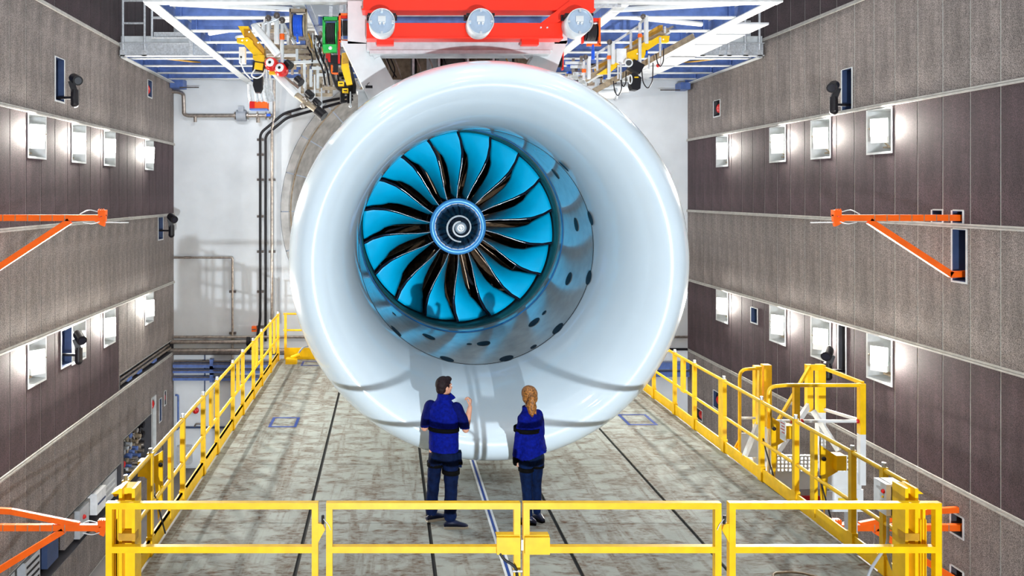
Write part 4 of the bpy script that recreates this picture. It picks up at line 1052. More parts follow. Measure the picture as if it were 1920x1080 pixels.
torso(q, [(.045, .0, .80, .205, .150, yw), (.045, 0, .88, .205, .152, yw), (.03, 0, .98, .180, .140, yw), (.02, 0, 1.10, .172, .132, yw), (.01, 0, 1.22, .180, .132, yw), (.0, 0, 1.31, .168, .115, yw), (.0, 0, 1.36, .120, .09, yw), (-.0, .01, 1.43, .068, .066, yw)])
q.ball((.12, -.03, .87), (.10, .12, .09), 16)
chain(q, [(-.075, -.08, 1.305), (-.115, -.095, 1.18), (-.145, -.092, 1.05), (-.160, -.06, .93), (-.168, -.03, .845)], [.072, .066, .060, .054, .046])
chain(q, [(.115, .09, 1.305), (.150, .14, 1.18), (.165, .16, 1.06), (.09, .22, 1.04)], [.070, .064, .058, .05])
def jcut(v): return v.z < .80+.32*(v.x+.14) if v.x > -.10 else v.z < .80
skinned('jacket', q, M['navy'], wom, None, .010, 3, .016, jcut)
q = MB(); q.lathe([(0, .078), (.05, .072), (.065, .068), (.065, .062), (0, .068)], (-.01, .015, 1.37), (-.12, .05, 1), 24); o = q.build('collar', M['navy'], wom, origin=(0, 0, 0)); o.location = (0, 0, 0)
q = MB(); chain(q, [(-.168, -.03, .835), (-.170, -.015, .775)], [.044, .040]); q.ball((-.172, .0, .755), (.036, .044, .05), 12)
skinned('glove', q, M['strap'], wom, None, .008, 2)
q = MB(); strap_ring(q, (-.028, -.012, 1.165), .183, .150, yw, .05, -.03); o = q.build('chest_strap', M['strap'], wom, origin=(0, 0, 0)); o.location = (0, 0, 0)
q = MB()
torso(q, [(.03, 0, .74, .170, .125, yw), (.03, 0, .82, .172, .128, yw), (.02, 0, .90, .155, .115, yw)])
chain(q, [(-.045, -.035, .78), (-.045, -.015, .62), (-.035, .0, .46), (-.025, .0, .28), (-.012, .0, .10)], [.094, .082, .066, .062, .048])
chain(q, [(.10, .04, .78), (.10, .06, .62), (.095, .08, .46), (.105, .09, .28), (.11, .09, .10)], [.090, .078, .064, .060, .046])
skinned('jeans', q, M['jean'], wom, None, .009, 2, .012, tcut)
for c_, rx, ry in (((-.047, -.022, .68), .090, .088), ((.10, .055, .70), .087, .084)):
    q = MB(); strap_ring(q, c_, rx, ry, yw, .05); o = q.build('thigh_strap', M['strap'], wom, origin=(0, 0, 0)); o.location = (0, 0, 0)
local_shoe((.075, -.045), (-.185, .03), wom, wx, wy, M['boot'], M['strap'], w=.046, nm='boot')
local_shoe((.175, .01), (.03, .20), wom, wx, wy, M['boot'], M['strap'], w=.046, nm='boot')
# ================================================================== BACK WALL: pipes, trunking, doors
def pipe(name, pts, r, m, label, cat='pipe', rad=.15, clips=(), group=None, n=8):
    pts = [Vector(p) for p in pts]
    q = MB().tube(arc_pts(pts, rad) if len(pts) > 2 else pts, r, n)
    if not clips:
        o = q.build(name, M[m]); o['label'] = label; o['category'] = cat
        if group: o['group'] = group
        return o
    mn = Vector((min(p.x for p in pts), pts[0].y, min(p.z for p in pts)))
    t = thing(name, mn, label, cat, group); q.build('run', M[m], t)
    for c in clips:
        c = Vector(c); MB().box(c.x-.10, c.x+.10, c.y-.02, c.y+.08, c.z-.035, c.z+.035).build('clip', M['pipe_dk'], t)
    return t
yb = 23.35
W_ = lambda x, y, d=0: P(x, y, yb-d)
pipe('black_riser', [W_(662, 180, .3), W_(610, 190, .2), W_(532, 213), W_(488, 250), W_(488, 600), W_(480, 645)], .042, 'black', 'left one of two black cables running down the back wall beside the engine', 'cable', clips=[W_(488, 262), W_(488, 290), W_(488, 337), W_(488, 406), W_(488, 472), W_(488, 547), W_(488, 613)])
pipe('black_riser', [W_(662, 186, .3), W_(612, 200, .2), W_(538, 221), W_(498, 254), W_(498, 640)], .042, 'black', 'right one of two black cables running down the back wall beside the engine', 'cable', clips=[W_(540, 214)])
pipe('steel_riser', [W_(514, 150, .1), W_(514, 222), W_(510, 240), W_(510, 605)], .045, 'pipe', 'thin brown steel pipe running down the back wall right of the black cables', 'pipe', clips=[W_(510, 337), W_(510, 472)])
t = thing('wall_pipe_run', W_(345, 216), 'stainless pipe run with a grey valve across the upper left back wall', 'pipe')
MB().tube(arc_pts([W_(305, 172), W_(334, 172), W_(344, 176), W_(345, 214), W_(352, 217), W_(510, 217)], .2), .06, 10).build('run', M['pipe'], t)
v = MB().cyl(W_(444, 217), W_(462, 217), .17, 14).box(W_(448, 0).x, W_(458, 0).x, yb-.12, yb+.02, W_(0, 217).z, W_(0, 200).z).build('valve', M['cable'], t)
for px in (441, 465, 483, 499, 506): MB().cyl(W_(px-1, 217), W_(px+1, 217), .12, 12).build('joint_flange', M['pipe'], t)
MB().cyl(W_(366, 217), W_(366, 229), .05, 8).build('drain', M['pipe'], t)
MB().cyl(W_(484, 217), W_(484, 230), .06, 8).build('tap', M['pipe'], t)
MB().box(W_(501, 0).x, W_(508, 0).x, yb-.12, yb-.05, W_(0, 219).z, W_(0, 214).z).build('blue_handle', M['blue'], t)
pipe('conduit_frame', [W_(326, 483), W_(436, 483), W_(436, 705)], .035, 'pipe', 'thin conduit turning down at a corner on the left of the back wall', 'conduit', rad=.05, clips=[W_(351, 483), W_(436, 547), W_(436, 625)])
for i, (y_, x0, x1, r, m, lab) in enumerate([(632, 326, 600, .045, 'pipe', 'topmost thin pipe of the bundle on the lower left back wall'), (641, 320, 470, .065, 'pipe', 'second pipe of the bundle, ending at black valves behind the rail'),
        (657, 315, 640, .065, 'pipe', 'brown pipe just above the dark one in the lower left bundle'), (662, 313, 640, .06, 'pipe_dk', 'dark pipe in the middle of the lower left bundle'), (678, 326, 640, .03, 'pipe_dk', 'thin dark conduit below the pipe bundle on the back wall')]):
    pipe('wall_pipe', [W_(x0, y_, .05), W_(x1, y_, .05)], r, m, lab, 'pipe', clips=[W_(385, y_), W_(436, y_)])
for i, (ya, yc, lab) in enumerate([(680, 688, 'upper grey-blue cable tray on the lower left back wall'), (692, 698, 'middle grey-blue cable tray on the lower left back wall'), (705, 712, 'lowest grey-blue cable tray above the white doors')]):
    a, c_ = W_(326, ya), W_(600, yc)
    t = thing('cable_tray', (a.x, yb-.1, c_.z), lab, 'cable tray')
    MB().box(a.x, c_.x, yb-.12, yb+.02, c_.z, a.z).build('tray', M['steel_bl'], t); MB().box(a.x, c_.x, yb-.13, yb-.12, a.z-.03, a.z).build('lip', M['pipe_dk'], t)
    for px in (398,): MB().box(W_(px, 0).x-.05, W_(px, 0).x+.05, yb-.14, yb+.05, c_.z-.05, a.z+.12).build('bracket', M['steel_bl'], t)
t = thing('pipe_valves', W_(468, 655), 'cluster of black valves at the end of the pipe bundle behind the left rail', 'valve')
for x, y in ((466, 640), (472, 648), (467, 656)): MB().cyl(W_(x-3, y, .1), W_(x+3, y, .1), .14, 12).build('valve_body', M['black'], t)
t = thing('white_door', W_(353, 878), 'white double door low in the back wall left of the deck', 'door')
for x0, x1 in ((328, 382), (384, 433), (437, 505)):
    a, c_ = W_(x0, 714), W_(x1, 878); MB().box(a.x, c_.x, yb+.08, yb+.13, c_.z, a.z).build('door_leaf', M['wall_white'], t)
MB().box(W_(382, 0).x, W_(384, 0).x, yb+.05, yb+.10, W_(0, 820).z, W_(0, 662).z).box(W_(433, 0).x, W_(437, 0).x, yb+.05, yb+.10, W_(0, 805).z, W_(0, 714).z).build('seal', M['boxblue'], t)
MB().tube(arc_pts([W_(329, 741, -.02), W_(334, 741), W_(334, 805), W_(329, 805, -.02)], .1), .03, 8).build('push_bar', M['steel_bl'], t)
MB().tube(arc_pts([W_(365, 800, -.02), W_(367, 795), W_(378, 795), W_(379, 800, -.02)], .1), .025, 8).build('handle', M['pipe'], t)
MB().box(W_(326, 0).x, W_(510, 0).x, yb+.02, yb+.08, W_(0, 802).z-.03, W_(0, 802).z+.02).build('bottom_rail', M['boxblue'], t)
MB().ball(W_(367, 770), .10).build('red_lamp', M['redbell'], label='small red lamp on the white doors left of the deck', category='lamp')
a, c_ = W_(335, 835), W_(360, 867)
MB().box(a.x, c_.x, yb-.2, yb+.05, c_.z, a.z).build('junction_box', M['boxgrey'], label='grey box low on the back wall seen through the left rail', category='box')
a, c_ = W_(465, 720), W_(478, 750)
t = thing('wall_sign', (a.x, yb, c_.z), 'small white notice with red and green bars low on the back wall', 'sign')
MB().box(a.x, c_.x, yb+.10, yb+.12, c_.z, a.z).build('board', M['white'], t)
for y0_, y1_, m in ((722, 726, 'signred'), (728, 730, 'orange'), (732, 735, 'green')):
    MB().box(a.x+.03, c_.x-.03, yb+.09, yb+.10, W_(0, y1_).z, W_(0, y0_).z).build('bar', M[m], t)
a, c_ = W_(472, 612), W_(481, 622)
t = thing('orange_box', (a.x, yb, c_.z), 'small orange call box on the back wall beside the black cables', 'call box')
MB().box(a.x, c_.x, yb-.02, yb+.13, c_.z, a.z).build('case', M['orange'], t); MB().box(a.x+.02, c_.x-.02, yb-.03, yb-.02, c_.z+.06, c_.z+.09).build('slot', M['pipe_dk'], t)
# right: bits of back wall between engine and right wall
for i, (ya, yc, m, lab) in enumerate([(632, 634, 'pipe', 'thin pipe low on the right end of the back wall'), (655, 658, 'black', 'black pipe low on the right end of the back wall')]):
    MB().tube([W_(1200, ya), W_(1289, ya)], .04, 8).build('wall_pipe', M[m], label=lab, category='pipe')
for ya, yc, lab in ((678, 690, 'upper blue steel beam behind the right rail at the back wall'), (695, 704, 'lower blue steel beam behind the right rail at the back wall')):
    MB().box(W_(1180, 0).x, W_(1288, 0).x, yb-.2, yb, W_(0, yc).z, W_(0, ya).z).build('wall_beam', M['steel_bl'], label=lab, category='beam')
t = thing('pipe_stub', P(1130, 170, 22.8), 'two white horizontal exhaust pipes on the back wall upper right of the engine', 'pipe')
MB().cyl(P(1125, 168, 22.8), P(1178, 167, 22.8), .12, 14).build('stub', M['white'], t); MB().cyl(P(1120, 177, 22.6), P(1155, 177, 22.6), .14, 14).build('stub', M['white'], t)
MB().cyl(P(1153, 177, 22.6), P(1156, 177, 22.6), .19, 14).build('cap', M['steel'], t); MB().box(P(1142, 0, 22.7).x, P(1146, 0, 22.7).x, 22.65, 23.5, P(0, 185, 22.7).z, P(0, 178, 22.7).z).build('stand', M['steel'], t)
for px0, px1, py0, py1, lab in ((322, 346, 150, 166, 'blue steel bracket where the gantry meets the left back corner'), (1272, 1290, 156, 169, 'blue steel bracket where the gantry meets the right back corner')):
    a, c_ = P(px0, py0, 23.2), P(px1, py1, 23.2)
    MB().box(a.x, c_.x, 23.0, 23.45, c_.z, a.z).build('corner_bracket', M['steel_bl'], label=lab, category='bracket')
MB().box(P(1238, 0, 23).x, P(1275, 0, 23).x, 22.98, 23.0, P(0, 170, 23).z, P(0, 168, 23).z).build('thin_rail', M['pipe_dk'], label='thin dark rail under the gantry at the right back corner', category='rail')
MB().box(P(337, 0, 23).x, P(373, 0, 23).x, 22.98, 23.0, P(0, 165, 23).z, P(0, 163, 23).z).build('thin_rail', M['pipe_dk'], label='thin dark rail under the gantry at the left back corner', category='rail')

# ================================================================== LEFT WALL EQUIPMENT RECESS
def lw(y0, y1, z0, z1, d0, d1, nm, m, lab, cat, extra=None):
    t = thing(nm, (XL-d1+.01, (y0+y1)/2, z0), lab, cat)
    MB().box(XL-d0, XL-d1, y0, y1, z0, z1).build('case', M[m], t)
    if extra: extra(t)
    return t
def lines(y0, y1, z0, z1, X, m, n=4):
    def f(t):
        for k in range(n):
            z = z0+(z1-z0)*(k+.5)/n; MB().box(X, X+.012, y0+.05, y1-.05, z-.02, z+.02).build('label_strip', M[m], t)
    return f
lw(17.05, 17.6, -3.15, -2.68, .5, -.1, 'switch_box', 'boxwhite', 'white switch box on the left wall next to the front corner post', 'switch box', lines(17.05, 17.6, -3.0, -2.85, XL+.1, 'boxblue', 1))
lw(16.3, 16.8, -3.35, -2.75, .5, -.02, 'switch_box', 'boxgrey', 'grey box with a red dot on the left wall left of the white box', 'switch box', lambda t: MB().ball((XL+.03, 16.5, -2.95), .05).build('red_dot', M['redbell'], t))
lw(15.7, 16.15, -3.3, -2.72, .5, .05, 'switch_box', 'panel_light', 'dull brown cabinet in the left wall recess above the orange arm', 'switch box')
lw(14.9, 15.4, -3.3, -2.75, .5, .05, 'switch_box', 'boxblue', 'dark blue cabinet in the left wall recess behind the orange arm', 'switch box')
lw(14.1, 14.7, -3.4, -2.8, .5, .1, 'switch_box', 'boxgrey', 'grey ribbed cabinet low in the left wall recess below the orange arm', 'switch box', lines(14.1, 14.7, -3.35, -2.85, XL-.1, 'black'))
lw(13.2, 13.8, -3.4, -2.75, .5, .15, 'switch_box', 'boxgrey', 'grey cabinet at the bottom left edge of the picture', 'switch box', lines(13.2, 13.8, -3.3, -2.85, XL-.15, 'black'))
lw(17.75, 18.7, -3.3, -2.7, .6, .04, 'control_cabinet', 'boxgrey', 'wide grey control panel with white lettering strips in the left wall recess', 'control cabinet', lines(17.9, 18.6, -3.2, -2.8, XL-.04, 'white', 3))
t = thing('valve_board', (XL-.5, 20.1, -3.4), 'cream board crowded with small brown pipes and valves in the left wall', 'valve board')
MB().box(XL-.55, XL-.45, 19.1, 21.2, -3.45, -2.15).build('backing', M['joint'], t)
for i in range(8):
    y = 19.25+i*.25
    MB().tube(arc_pts([(XL-.35, y, -3.4), (XL-.3, y, -2.9+.2*RND.random()), (XL-.25, y+.12, -2.75), (XL-.3, y+.1, -2.25)], .08), .035, 6).build('small_pipe', M[RND.choice(['brown', 'pipe', 'pipe_dk'])], t)
    for k in range(5):
        z = -3.3+k*.24+RND.uniform(-.05, .05)
        MB().cyl((XL-.35, y+RND.uniform(-.05, .05), z), (XL-.12, y, z), RND.uniform(.035, .07), 10).build('small_valve', M[RND.choice(['black', 'brown', 'pipe', 'steel', 'steel_bl'])], t)
MB().cyl((XL-.3, 19.2, -2.75), (XL-.02, 19.1, -2.75), .09, 14).build('shutoff_valve', M['redbell'], label='red round valve wheel at the near end of the pipe panel', category='valve wheel')
t = thing('slot_pipes', (XL-.3, 21, -.78), 'steel pipes lying in the long slot of the left wall at the corner', 'pipe')
for z, x in ((-.7, .2), (-.6, .1), (-.68, .05)): MB().tube([(XL-x, 18.9, z), (XL-x, 23.3, z+.02)], .04, 8).build('run', M['pipe'], t)
for y in (19.4, 20.2, 21.5): MB().box(XL-.3, XL-.0, y, y+.3, -.74, -.66).build('saddle', M['steel_bl'], t)

# ================================================================== ACCESS TOWER right of the deck
t = thing('access_tower', (6.1, 11.4, ZF), 'white and yellow caged access lift platform standing right of the deck', 'access lift')
X0, X1, Y0, Y1 = 5.42, 6.74, 10.85, 11.95
def post(x, y, z0=-.1, z1=1.33, w=.05, split=.72):
    MB().box(x-w, x+w, y-w, y+w, z0, split).build('lower_post', M['white'], t); MB().box(x-w, x+w, y-w, y+w, split, z1).build('upper_post', M['yellow'], t)
post(X1, Y0, z1=1.34, w=.04, split=.62)
q = MB().tube(arc_pts([(X0, Y0, .70), (X0, Y0, 1.29), (X0+.25, Y0, 1.31)], .14), .028, 8); q.tube([(X0+.25, Y0, 1.31), (X1, Y0, 1.31)], .028, 8); q.build('front_handrail', M['yellow'], t)
MB().tube([(X0, Y0, .80), (X1-.04, Y0, .80)], .024, 8).build('front_midrail', M['white'], t)
MB().tube([(X0, Y0, -.1), (X0, Y0, .70)], .026, 8).build('front_stanchion', M['white'], t)
MB().box(5.77, 5.85, Y0-.03, Y0+.03, .75, 1.29).build('stanchion_top', M['yellow'], t); MB().box(5.77, 5.85, Y0-.03, Y0+.03, .05, .75).build('stanchion_foot', M['white'], t)
for x, z in ((5.89, .80), (X1-.06, .80), (5.74, .80)): MB().ball((x, Y0, z), .032, 8).build('red_end', M['signred'], t)
post(6.60, Y1, z0=.62, z1=1.36, w=.045, split=.63); post(6.78, Y1, z1=1.36, w=.055, split=.62)
MB().box(6.6, 6.8, Y1-.06, Y1-.04, 1.28, 1.37).build('top_plate', M['yellow'], t)
post(5.79, Y1, z1=1.34, w=.05, split=.42); post(5.93, Y1, z1=1.36, w=.06, split=.40)
MB().tube(arc_pts([(5.74, Y1-.05, 1.31), (5.47, Y1-.1, 1.30), (5.47, Y1-.1, .0)], .12), .026, 8).build('gate_loop', M['yellow'], t)
MB().tube([(5.47, Y1-.1, .55), (5.74, Y1-.1, .55)], .02, 8).build('gate_bar', M['white'], t)
MB().bar((6.82, Y1, 1.31), (X1+.02, Y0, 1.34), .04, .05).build('side_top_rail', M['yellow'], t); MB().bar((6.82, Y1, .66), (X1+.02, Y0, .80), .035, .04).bar((6.82, Y1, .02), (X1-.1, Y0, .1), .035, .06).build('side_rail', M['white'], t)
MB().bar((5.62, 11.1, .62), (6.58, Y1-.05, 1.33), .035, .05).build('stay', M['yellow'], t)
MB().bar((5.42, 11.2, .66), (5.76, Y1-.1, 1.28), .03, .04).build('stay', M['yellow'], t)
MB().bar((5.33, 11.9, -.1), (5.50, 11.9, .2), .03, .04).build('stay', M['yellow'], t)
MB().bar((5.52, 11.0, .16), (6.56, Y1-.05, .72), .04, .11).bar((6.62, Y1-.08, .66), (6.8, 11.5, .16), .04, .08).bar((5.28, 11.3, .12), (5.80, Y1-.08, .56), .04, .11).build('scissor_arm', M['steel_wh'], t)
MB().box(X0+.05, X1+.02, Y0+.03, Y0+.05, -.18, .06).box(6.30, X1+.04, Y0+.02, Y0+.04, -.50, -.18).build('toe_panel', M['white'], t)
MB().box(X0+.05, 6.30, Y0+.06, Y0+.08, -.55, -.18).build('lower_panel', M['boxgrey'], t)
q = MB()
for zz in (.06, .115, .17, .225, .28): q.box(X0+.05, X1, Y0+.02, Y0+.035, zz, zz+.022)
x = X0+.06
while x < X1: q.box(x, x+.022, Y0+.015, Y0+.03, .06, .30); x += .055
q.build('mesh_strip', M['white'], t, kind='stuff')
MB().box(5.33, X1, Y0+.1, 12.1, -.14, -.1).build('tread', M['boxgrey'], t)
MB().box(5.47, 5.74, Y1-.12, Y1-.10, -.05, .32).build('kick_panel', M['boxgrey'], t)
MB().box(5.85, 6.15, Y0+.0, Y0+.03, -.42, -.27).build('red_plate', M['signred'], t)
MB().box(6.42, 6.68, Y0-.01, Y0+.02, -.42, -.30).build('yellow_plate', M['signyel'], t)
MB().box(6.22, 6.38, Y0-.01, Y0+.02, -.36, -.20).build('grey_plate', M['boxwhite'], t)
def text(s, loc, size, m, rot=(pi/2, 0, 0), parent=None, nm='lettering'):
    cu = bpy.data.curves.new(nm, 'FONT'); cu.body = s; cu.size = size; cu.extrude = .002
    o = bpy.data.objects.new(nm, cu); COL.objects.link(o); o.data.materials.append(M[m]); o.rotation_euler = rot
    bpy.context.view_layer.update()
    dg = bpy.context.evaluated_depsgraph_get(); me = bpy.data.meshes.new_from_object(o.evaluated_get(dg)); bpy.data.objects.remove(o)
    o = bpy.data.objects.new(nm, me); COL.objects.link(o); o.rotation_euler = rot; o.location = loc
    if parent: o.parent = parent; o.location = Vector(loc)-parent_world(parent)
    return o
text('C', (6.44, Y0-.012, -.41), .12, 'black', parent=t)
MB().box(5.9, 6.1, Y0-.005, Y0, -.36, -.33).build('printed_line', M['white'], t)
for x in (5.5, 6.65):
    for y in (10.95, 12.0): MB().box(x-.06, x+.06, y-.06, y+.06, ZF, -.12).build('mast_leg', M['boxgrey'], t)
MB().box(5.35, 6.85, 10.85, 12.1, ZF, ZF+.15).build('base', M['boxgrey'], t)

# ================================================================== HANGING EQUIPMENT, LEFT OF ENGINE
def bars(t, segs, Y, w, m, nm='bar', h=None):
    for s in segs:
        a = P(s[0], s[1], s[4] if len(s) > 4 else Y); b = P(s[2], s[3], s[5] if len(s) > 5 else (s[4] if len(s) > 4 else Y))
        MB().bar(a, b, w, h or w).build(nm, M[m], t)
def poles(t, segs, Y, r, m, nm='pole'):
    for s in segs:
        a = P(s[0], s[1], s[4] if len(s) > 4 else Y); b = P(s[2], s[3], s[5] if len(s) > 5 else (s[4] if len(s) > 4 else Y))
        MB().tube([a, b], r, 8).build(nm, M[m], t)
def plate(t, pts, Y, d, m, nm='plate'):
    MB().prism([P(x, y, Y) for x, y in pts], (0, d, 0)).build(nm, M[m], t)
YE = 14.2
t = thing('pipe_rack', P(560, 180, 14.6), 'crowded rack of brown and white square tubes hanging from the gantry left of the engine', 'pipe rack')
bars(t, [(497, 88, 585, 88), (497, 97, 585, 97), (497, 108, 592, 108), (575, 120, 640, 118), (580, 165, 645, 166), (583, 178, 622, 178), (560, 58, 500, 58)], 14.4, .06, 'brown', 'cross_tube')
bars(t, [(553, 80, 553, 130), (590, 75, 590, 165), (567, 105, 567, 175), (578, 118, 578, 185), (601, 128, 601, 172), (621, 128, 621, 180), (512, 92, 512, 110), (536, 88, 536, 108), (500, 82, 500, 130), (577, 60, 577, 88)], 14.5, .055, 'brown', 'upright_tube')
bars(t, [(500, 104, 555, 104), (540, 118, 610, 115), (585, 128, 608, 128), (596, 140, 612, 141)], 14.3, .055, 'white', 'white_tube')
bars(t, [(557, 92, 557, 116), (583, 130, 583, 163), (596, 130, 596, 166), (571, 112, 571, 165)], 14.35, .05, 'steel_wh', 'white_upright')
bars(t, [(500, 92, 585, 92, 15.4), (500, 101, 590, 101, 15.6), (500, 62, 590, 62, 15.2), (505, 70, 620, 72, 15.6), (560, 135, 640, 136, 15.4), (560, 150, 642, 150, 15.5), (585, 85, 650, 86, 15.5)], 15.4, .08, 'pipe', 'rear_tube')
bars(t, [(520, 40, 520, 120, 15.3), (545, 60, 545, 118, 15.5), (570, 45, 570, 160, 15.4), (605, 70, 605, 170, 15.6), (630, 95, 630, 165, 15.5), (642, 120, 642, 180, 15.4)], 15.4, .06, 'pipe', 'rear_upright')
bars(t, [(490, 45, 518, 90, 15.8), (508, 42, 530, 88, 15.8), (600, 60, 640, 140, 15.4), (586, 85, 603, 112, 15.0)], 15.4, .07, 'brown', 'rear_diagonal')
poles(t, [(503, 34, 503, 80), (529, 42, 529, 118), (494, 46, 494, 62)], 13.9, .035, 'steel_wh')
poles(t, [(519, 28, 519, 82)], 13.95, .05, 'white')
poles(t, [(530, 42, 553, 82), (503, 37, 530, 34), (494, 46, 520, 36)], 13.9, .03, 'steel')
poles(t, [(478, 50, 522, 103)], 13.8, .07, 'white', 'diagonal_pole')
for px, py in ((503, 34), (519, 29), (529, 38), (478, 50)): MB().ball(P(px, py, 13.86), .06).build('clamp', M['pipe_dk'] if px != 478 else M['steel'], t)
p = P(529, 69, 13.86); MB().cyl(p-Vector((0, 0, .05)), p+Vector((0, 0, .05)), .045, 10).build('red_band', M['orange'], t)
for i in range(70):
    x = RND.uniform(556, 645); y = RND.uniform(max(62, 62), 110+ (x-556)*.75); s = RND.uniform(5, 12)
    a, b = P(x, y, RND.uniform(14.4, 15.2)), None; w = s*.01
    MB().box(a.x, a.x+w, a.y, a.y+w, a.z-w*.8, a.z).build('fitting', M[RND.choice(['black', 'steel_wh', 'brown', 'pipe', 'pipe_dk', 'steel_bl', 'boxwhite'])], t)
for i in range(22):
    x = RND.uniform(575, 620); y = RND.uniform(60, 100)
    pts = [P(x, y, 14.3), P(x+RND.uniform(-8, 12), y+18, 14.2), P(x+RND.uniform(0, 16), y+RND.uniform(30, 50), 14.4)]
    MB().tube(arc_pts(pts, .12), .016, 6).build('hose', M[RND.choice(['black', 'pipe', 'brown', 'steel_wh', 'yellow_dk', 'rubber'])], t)
for x in (598, 607, 616, 590): 
    MB().tube(arc_pts([P(x, 80, 14.25), P(x+3, 105, 14.2), P(x+16, 130, 14.2), P(x+20, 160, 14.2)], .2), .018, 6).build('hose', M['pipe' if x % 2 else 'black'], t)
bars(t, [(503, 120, 560, 165, 15.0), (548, 88, 548, 140, 15.0), (562, 120, 598, 120, 14.9), (600, 60, 600, 120, 14.9), (612, 110, 612, 175, 14.8), (585, 145, 640, 145, 14.9), (560, 74, 600, 74, 14.8), (592, 92, 640, 92, 15.0)], 15.0, .05, 'pipe', 'inner_tube')
bars(t, [(515, 60, 548, 60, 15.1), (540, 66, 540, 88, 15.1), (608, 135, 632, 135, 14.6), (608, 135, 608, 158, 14.6), (632, 135, 632, 150, 14.6), (614, 150, 632, 150, 14.6)], 14.6, .045, 'steel_wh', 'light_tube')
bars(t, [(505, 12, 505, 58, 15.5), (560, 10, 560, 60, 15.5), (640, 5, 640, 130, 15.6)], 15.5, .07, 'steel', 'hanger')
# camera boom: long diagonal pipe with black head
t = thing('camera_boom', P(600, 214, 13.9), 'long dirty white diagonal boom ending in a black camera upper left of the engine', 'boom')
MB().tube([P(508, 128, 14.1), P(556, 178, 13.9)], .07, 12).build('outer_tube', M['white'], t); MB().tube([P(556, 178, 13.9), P(600, 212, 13.8)], .055, 12).build('inner_tube', M['brown'], t)
MB().cyl(P(594, 207, 13.8), P(608, 219, 13.75), .09, 14).build('camera_head', M['black'], t); MB().cyl(P(604, 208, 13.8), P(611, 215, 13.75), .05, 12).build('lens_tube', M['black'], t)
for x, y, r in ((541, 121, .07), (560, 152, .08), (580, 177, .07), (594, 192, .06)):
    MB().cyl(P(x-4, y-4, 13.85), P(x+5, y+4, 13.8), r, 12).build('drive_unit', M['black'], t)
for x, y in ((568, 198), (575, 190), (585, 195), (572, 185)): MB().ball(P(x, y, 13.85), .05, 8).build('joint', M['pipe'], t)
MB().tube([P(603, 165, 13.9), P(603, 210, 13.85)], .014, 6).build('suspension_rod', M['steel'], t); MB().tube([P(590, 140, 13.9), P(590, 190, 13.85)], .014, 6).build('suspension_rod', M['white'], t)
# yellow crane jibs and hoists
t = thing('hoist_beam', P(482, 118, 14.0), 'yellow hinged hoist beam left of the engine above a black chain hoist', 'hoist')
plate(t, [(446, 49), (466, 49), (470, 58), (495, 90), (495, 108), (480, 90), (458, 70)], 14.2, .2, 'yellow_dk', 'beam')
plate(t, [(446, 49), (466, 49), (466, 54), (457, 54), (457, 68), (453, 60)], 14.1, .08, 'yellow', 'beam_end')
plate(t, [(444, 71), (465, 70), (474, 77), (474, 82), (493, 102), (476, 104), (456, 82), (444, 80)], 13.95, .1, 'yellow', 'arm')
plate(t, [(474, 103), (495, 103), (495, 114), (490, 120), (482, 118), (474, 110)], 13.95, .1, 'yellow', 'head_plate')
for x, y in ((454, 76), (463, 76), (484, 80), (467, 60)): MB().cyl(P(x, y, 13.93), P(x, y, 13.95), .012, 8).build('bolt', M['bright'], t)
MB().cbox(P(486, 125, 13.9), (.15, .12, .12), Matrix.Rotation(.15, 3, 'Y')).build('yellow_block', M['yellow'], t)
MB().cbox(P(486, 126, 13.97), (.22, .12, .18), Matrix.Rotation(.15, 3, 'Y')).build('trolley', M['black'], t)
plate(t, [(475, 143), (491, 142), (491, 165), (487, 173), (478, 173), (474, 160)], 13.9, .16, 'black', 'chain_bag')
MB().tube(arc_pts([P(478, 130, 13.9), P(470, 142, 13.85), P(482, 148, 13.85), P(494, 140, 13.85), P(497, 130, 13.9)], .1), .014, 6).tube(arc_pts([P(452, 118, 13.9), P(458, 135, 13.9), P(470, 147, 13.9)], .1), .012, 6).build('cable', M['white'], t)
MB().box(P(506, 0, 14).x, P(518, 0, 14).x, 13.9, 14.0, P(0, 141, 14).z, P(0, 132, 14).z).build('yellow_tag', M['yellow'], t)
a, b = P(449, 89, 14.1), P(460, 119, 14.1)
o = MB().box(a.x, b.x, 14.05, 14.2, b.z, a.z).build('pendant_box', M['boxwhite'], label='narrow white switch box beside the left yellow hoist beam', category='switch box')
MB().ball(P(452, 107, 14.04), .02, 8).build('knob', M['black'], o); MB().tube([P(452, 108, 14.04), P(452, 125, 14.04)], .01, 6).build('chain', M['steel'], o)
for (x, y, lab) in ((506, 117, 'red bell-shaped beacon with a white face, the left of two by the hoist'), (524, 127, 'red bell-shaped beacon with a white face, the right of two by the hoist')):
    c = P(x, y, 13.75); t = thing('red_beacon', c-Vector((0, 0, .12)), lab, 'beacon', 'red beacons by the hoist')
    MB().lathe([(0, .075), (.01, .10), (.10, .13), (.22, .11), (.24, .001)], c, (.15, 1, -.15), 20).build('shell', M['redbell'], t)
    MB().lathe([(-.012, .001), (-.012, .028)], c, (.15, 1, -.15), 16).build('hub', M['black'], t); MB().lathe([(-.008, .001), (-.008, .075), (.02, .085)], c, (.15, 1, -.15), 20).build('white_face', M['white'], t)
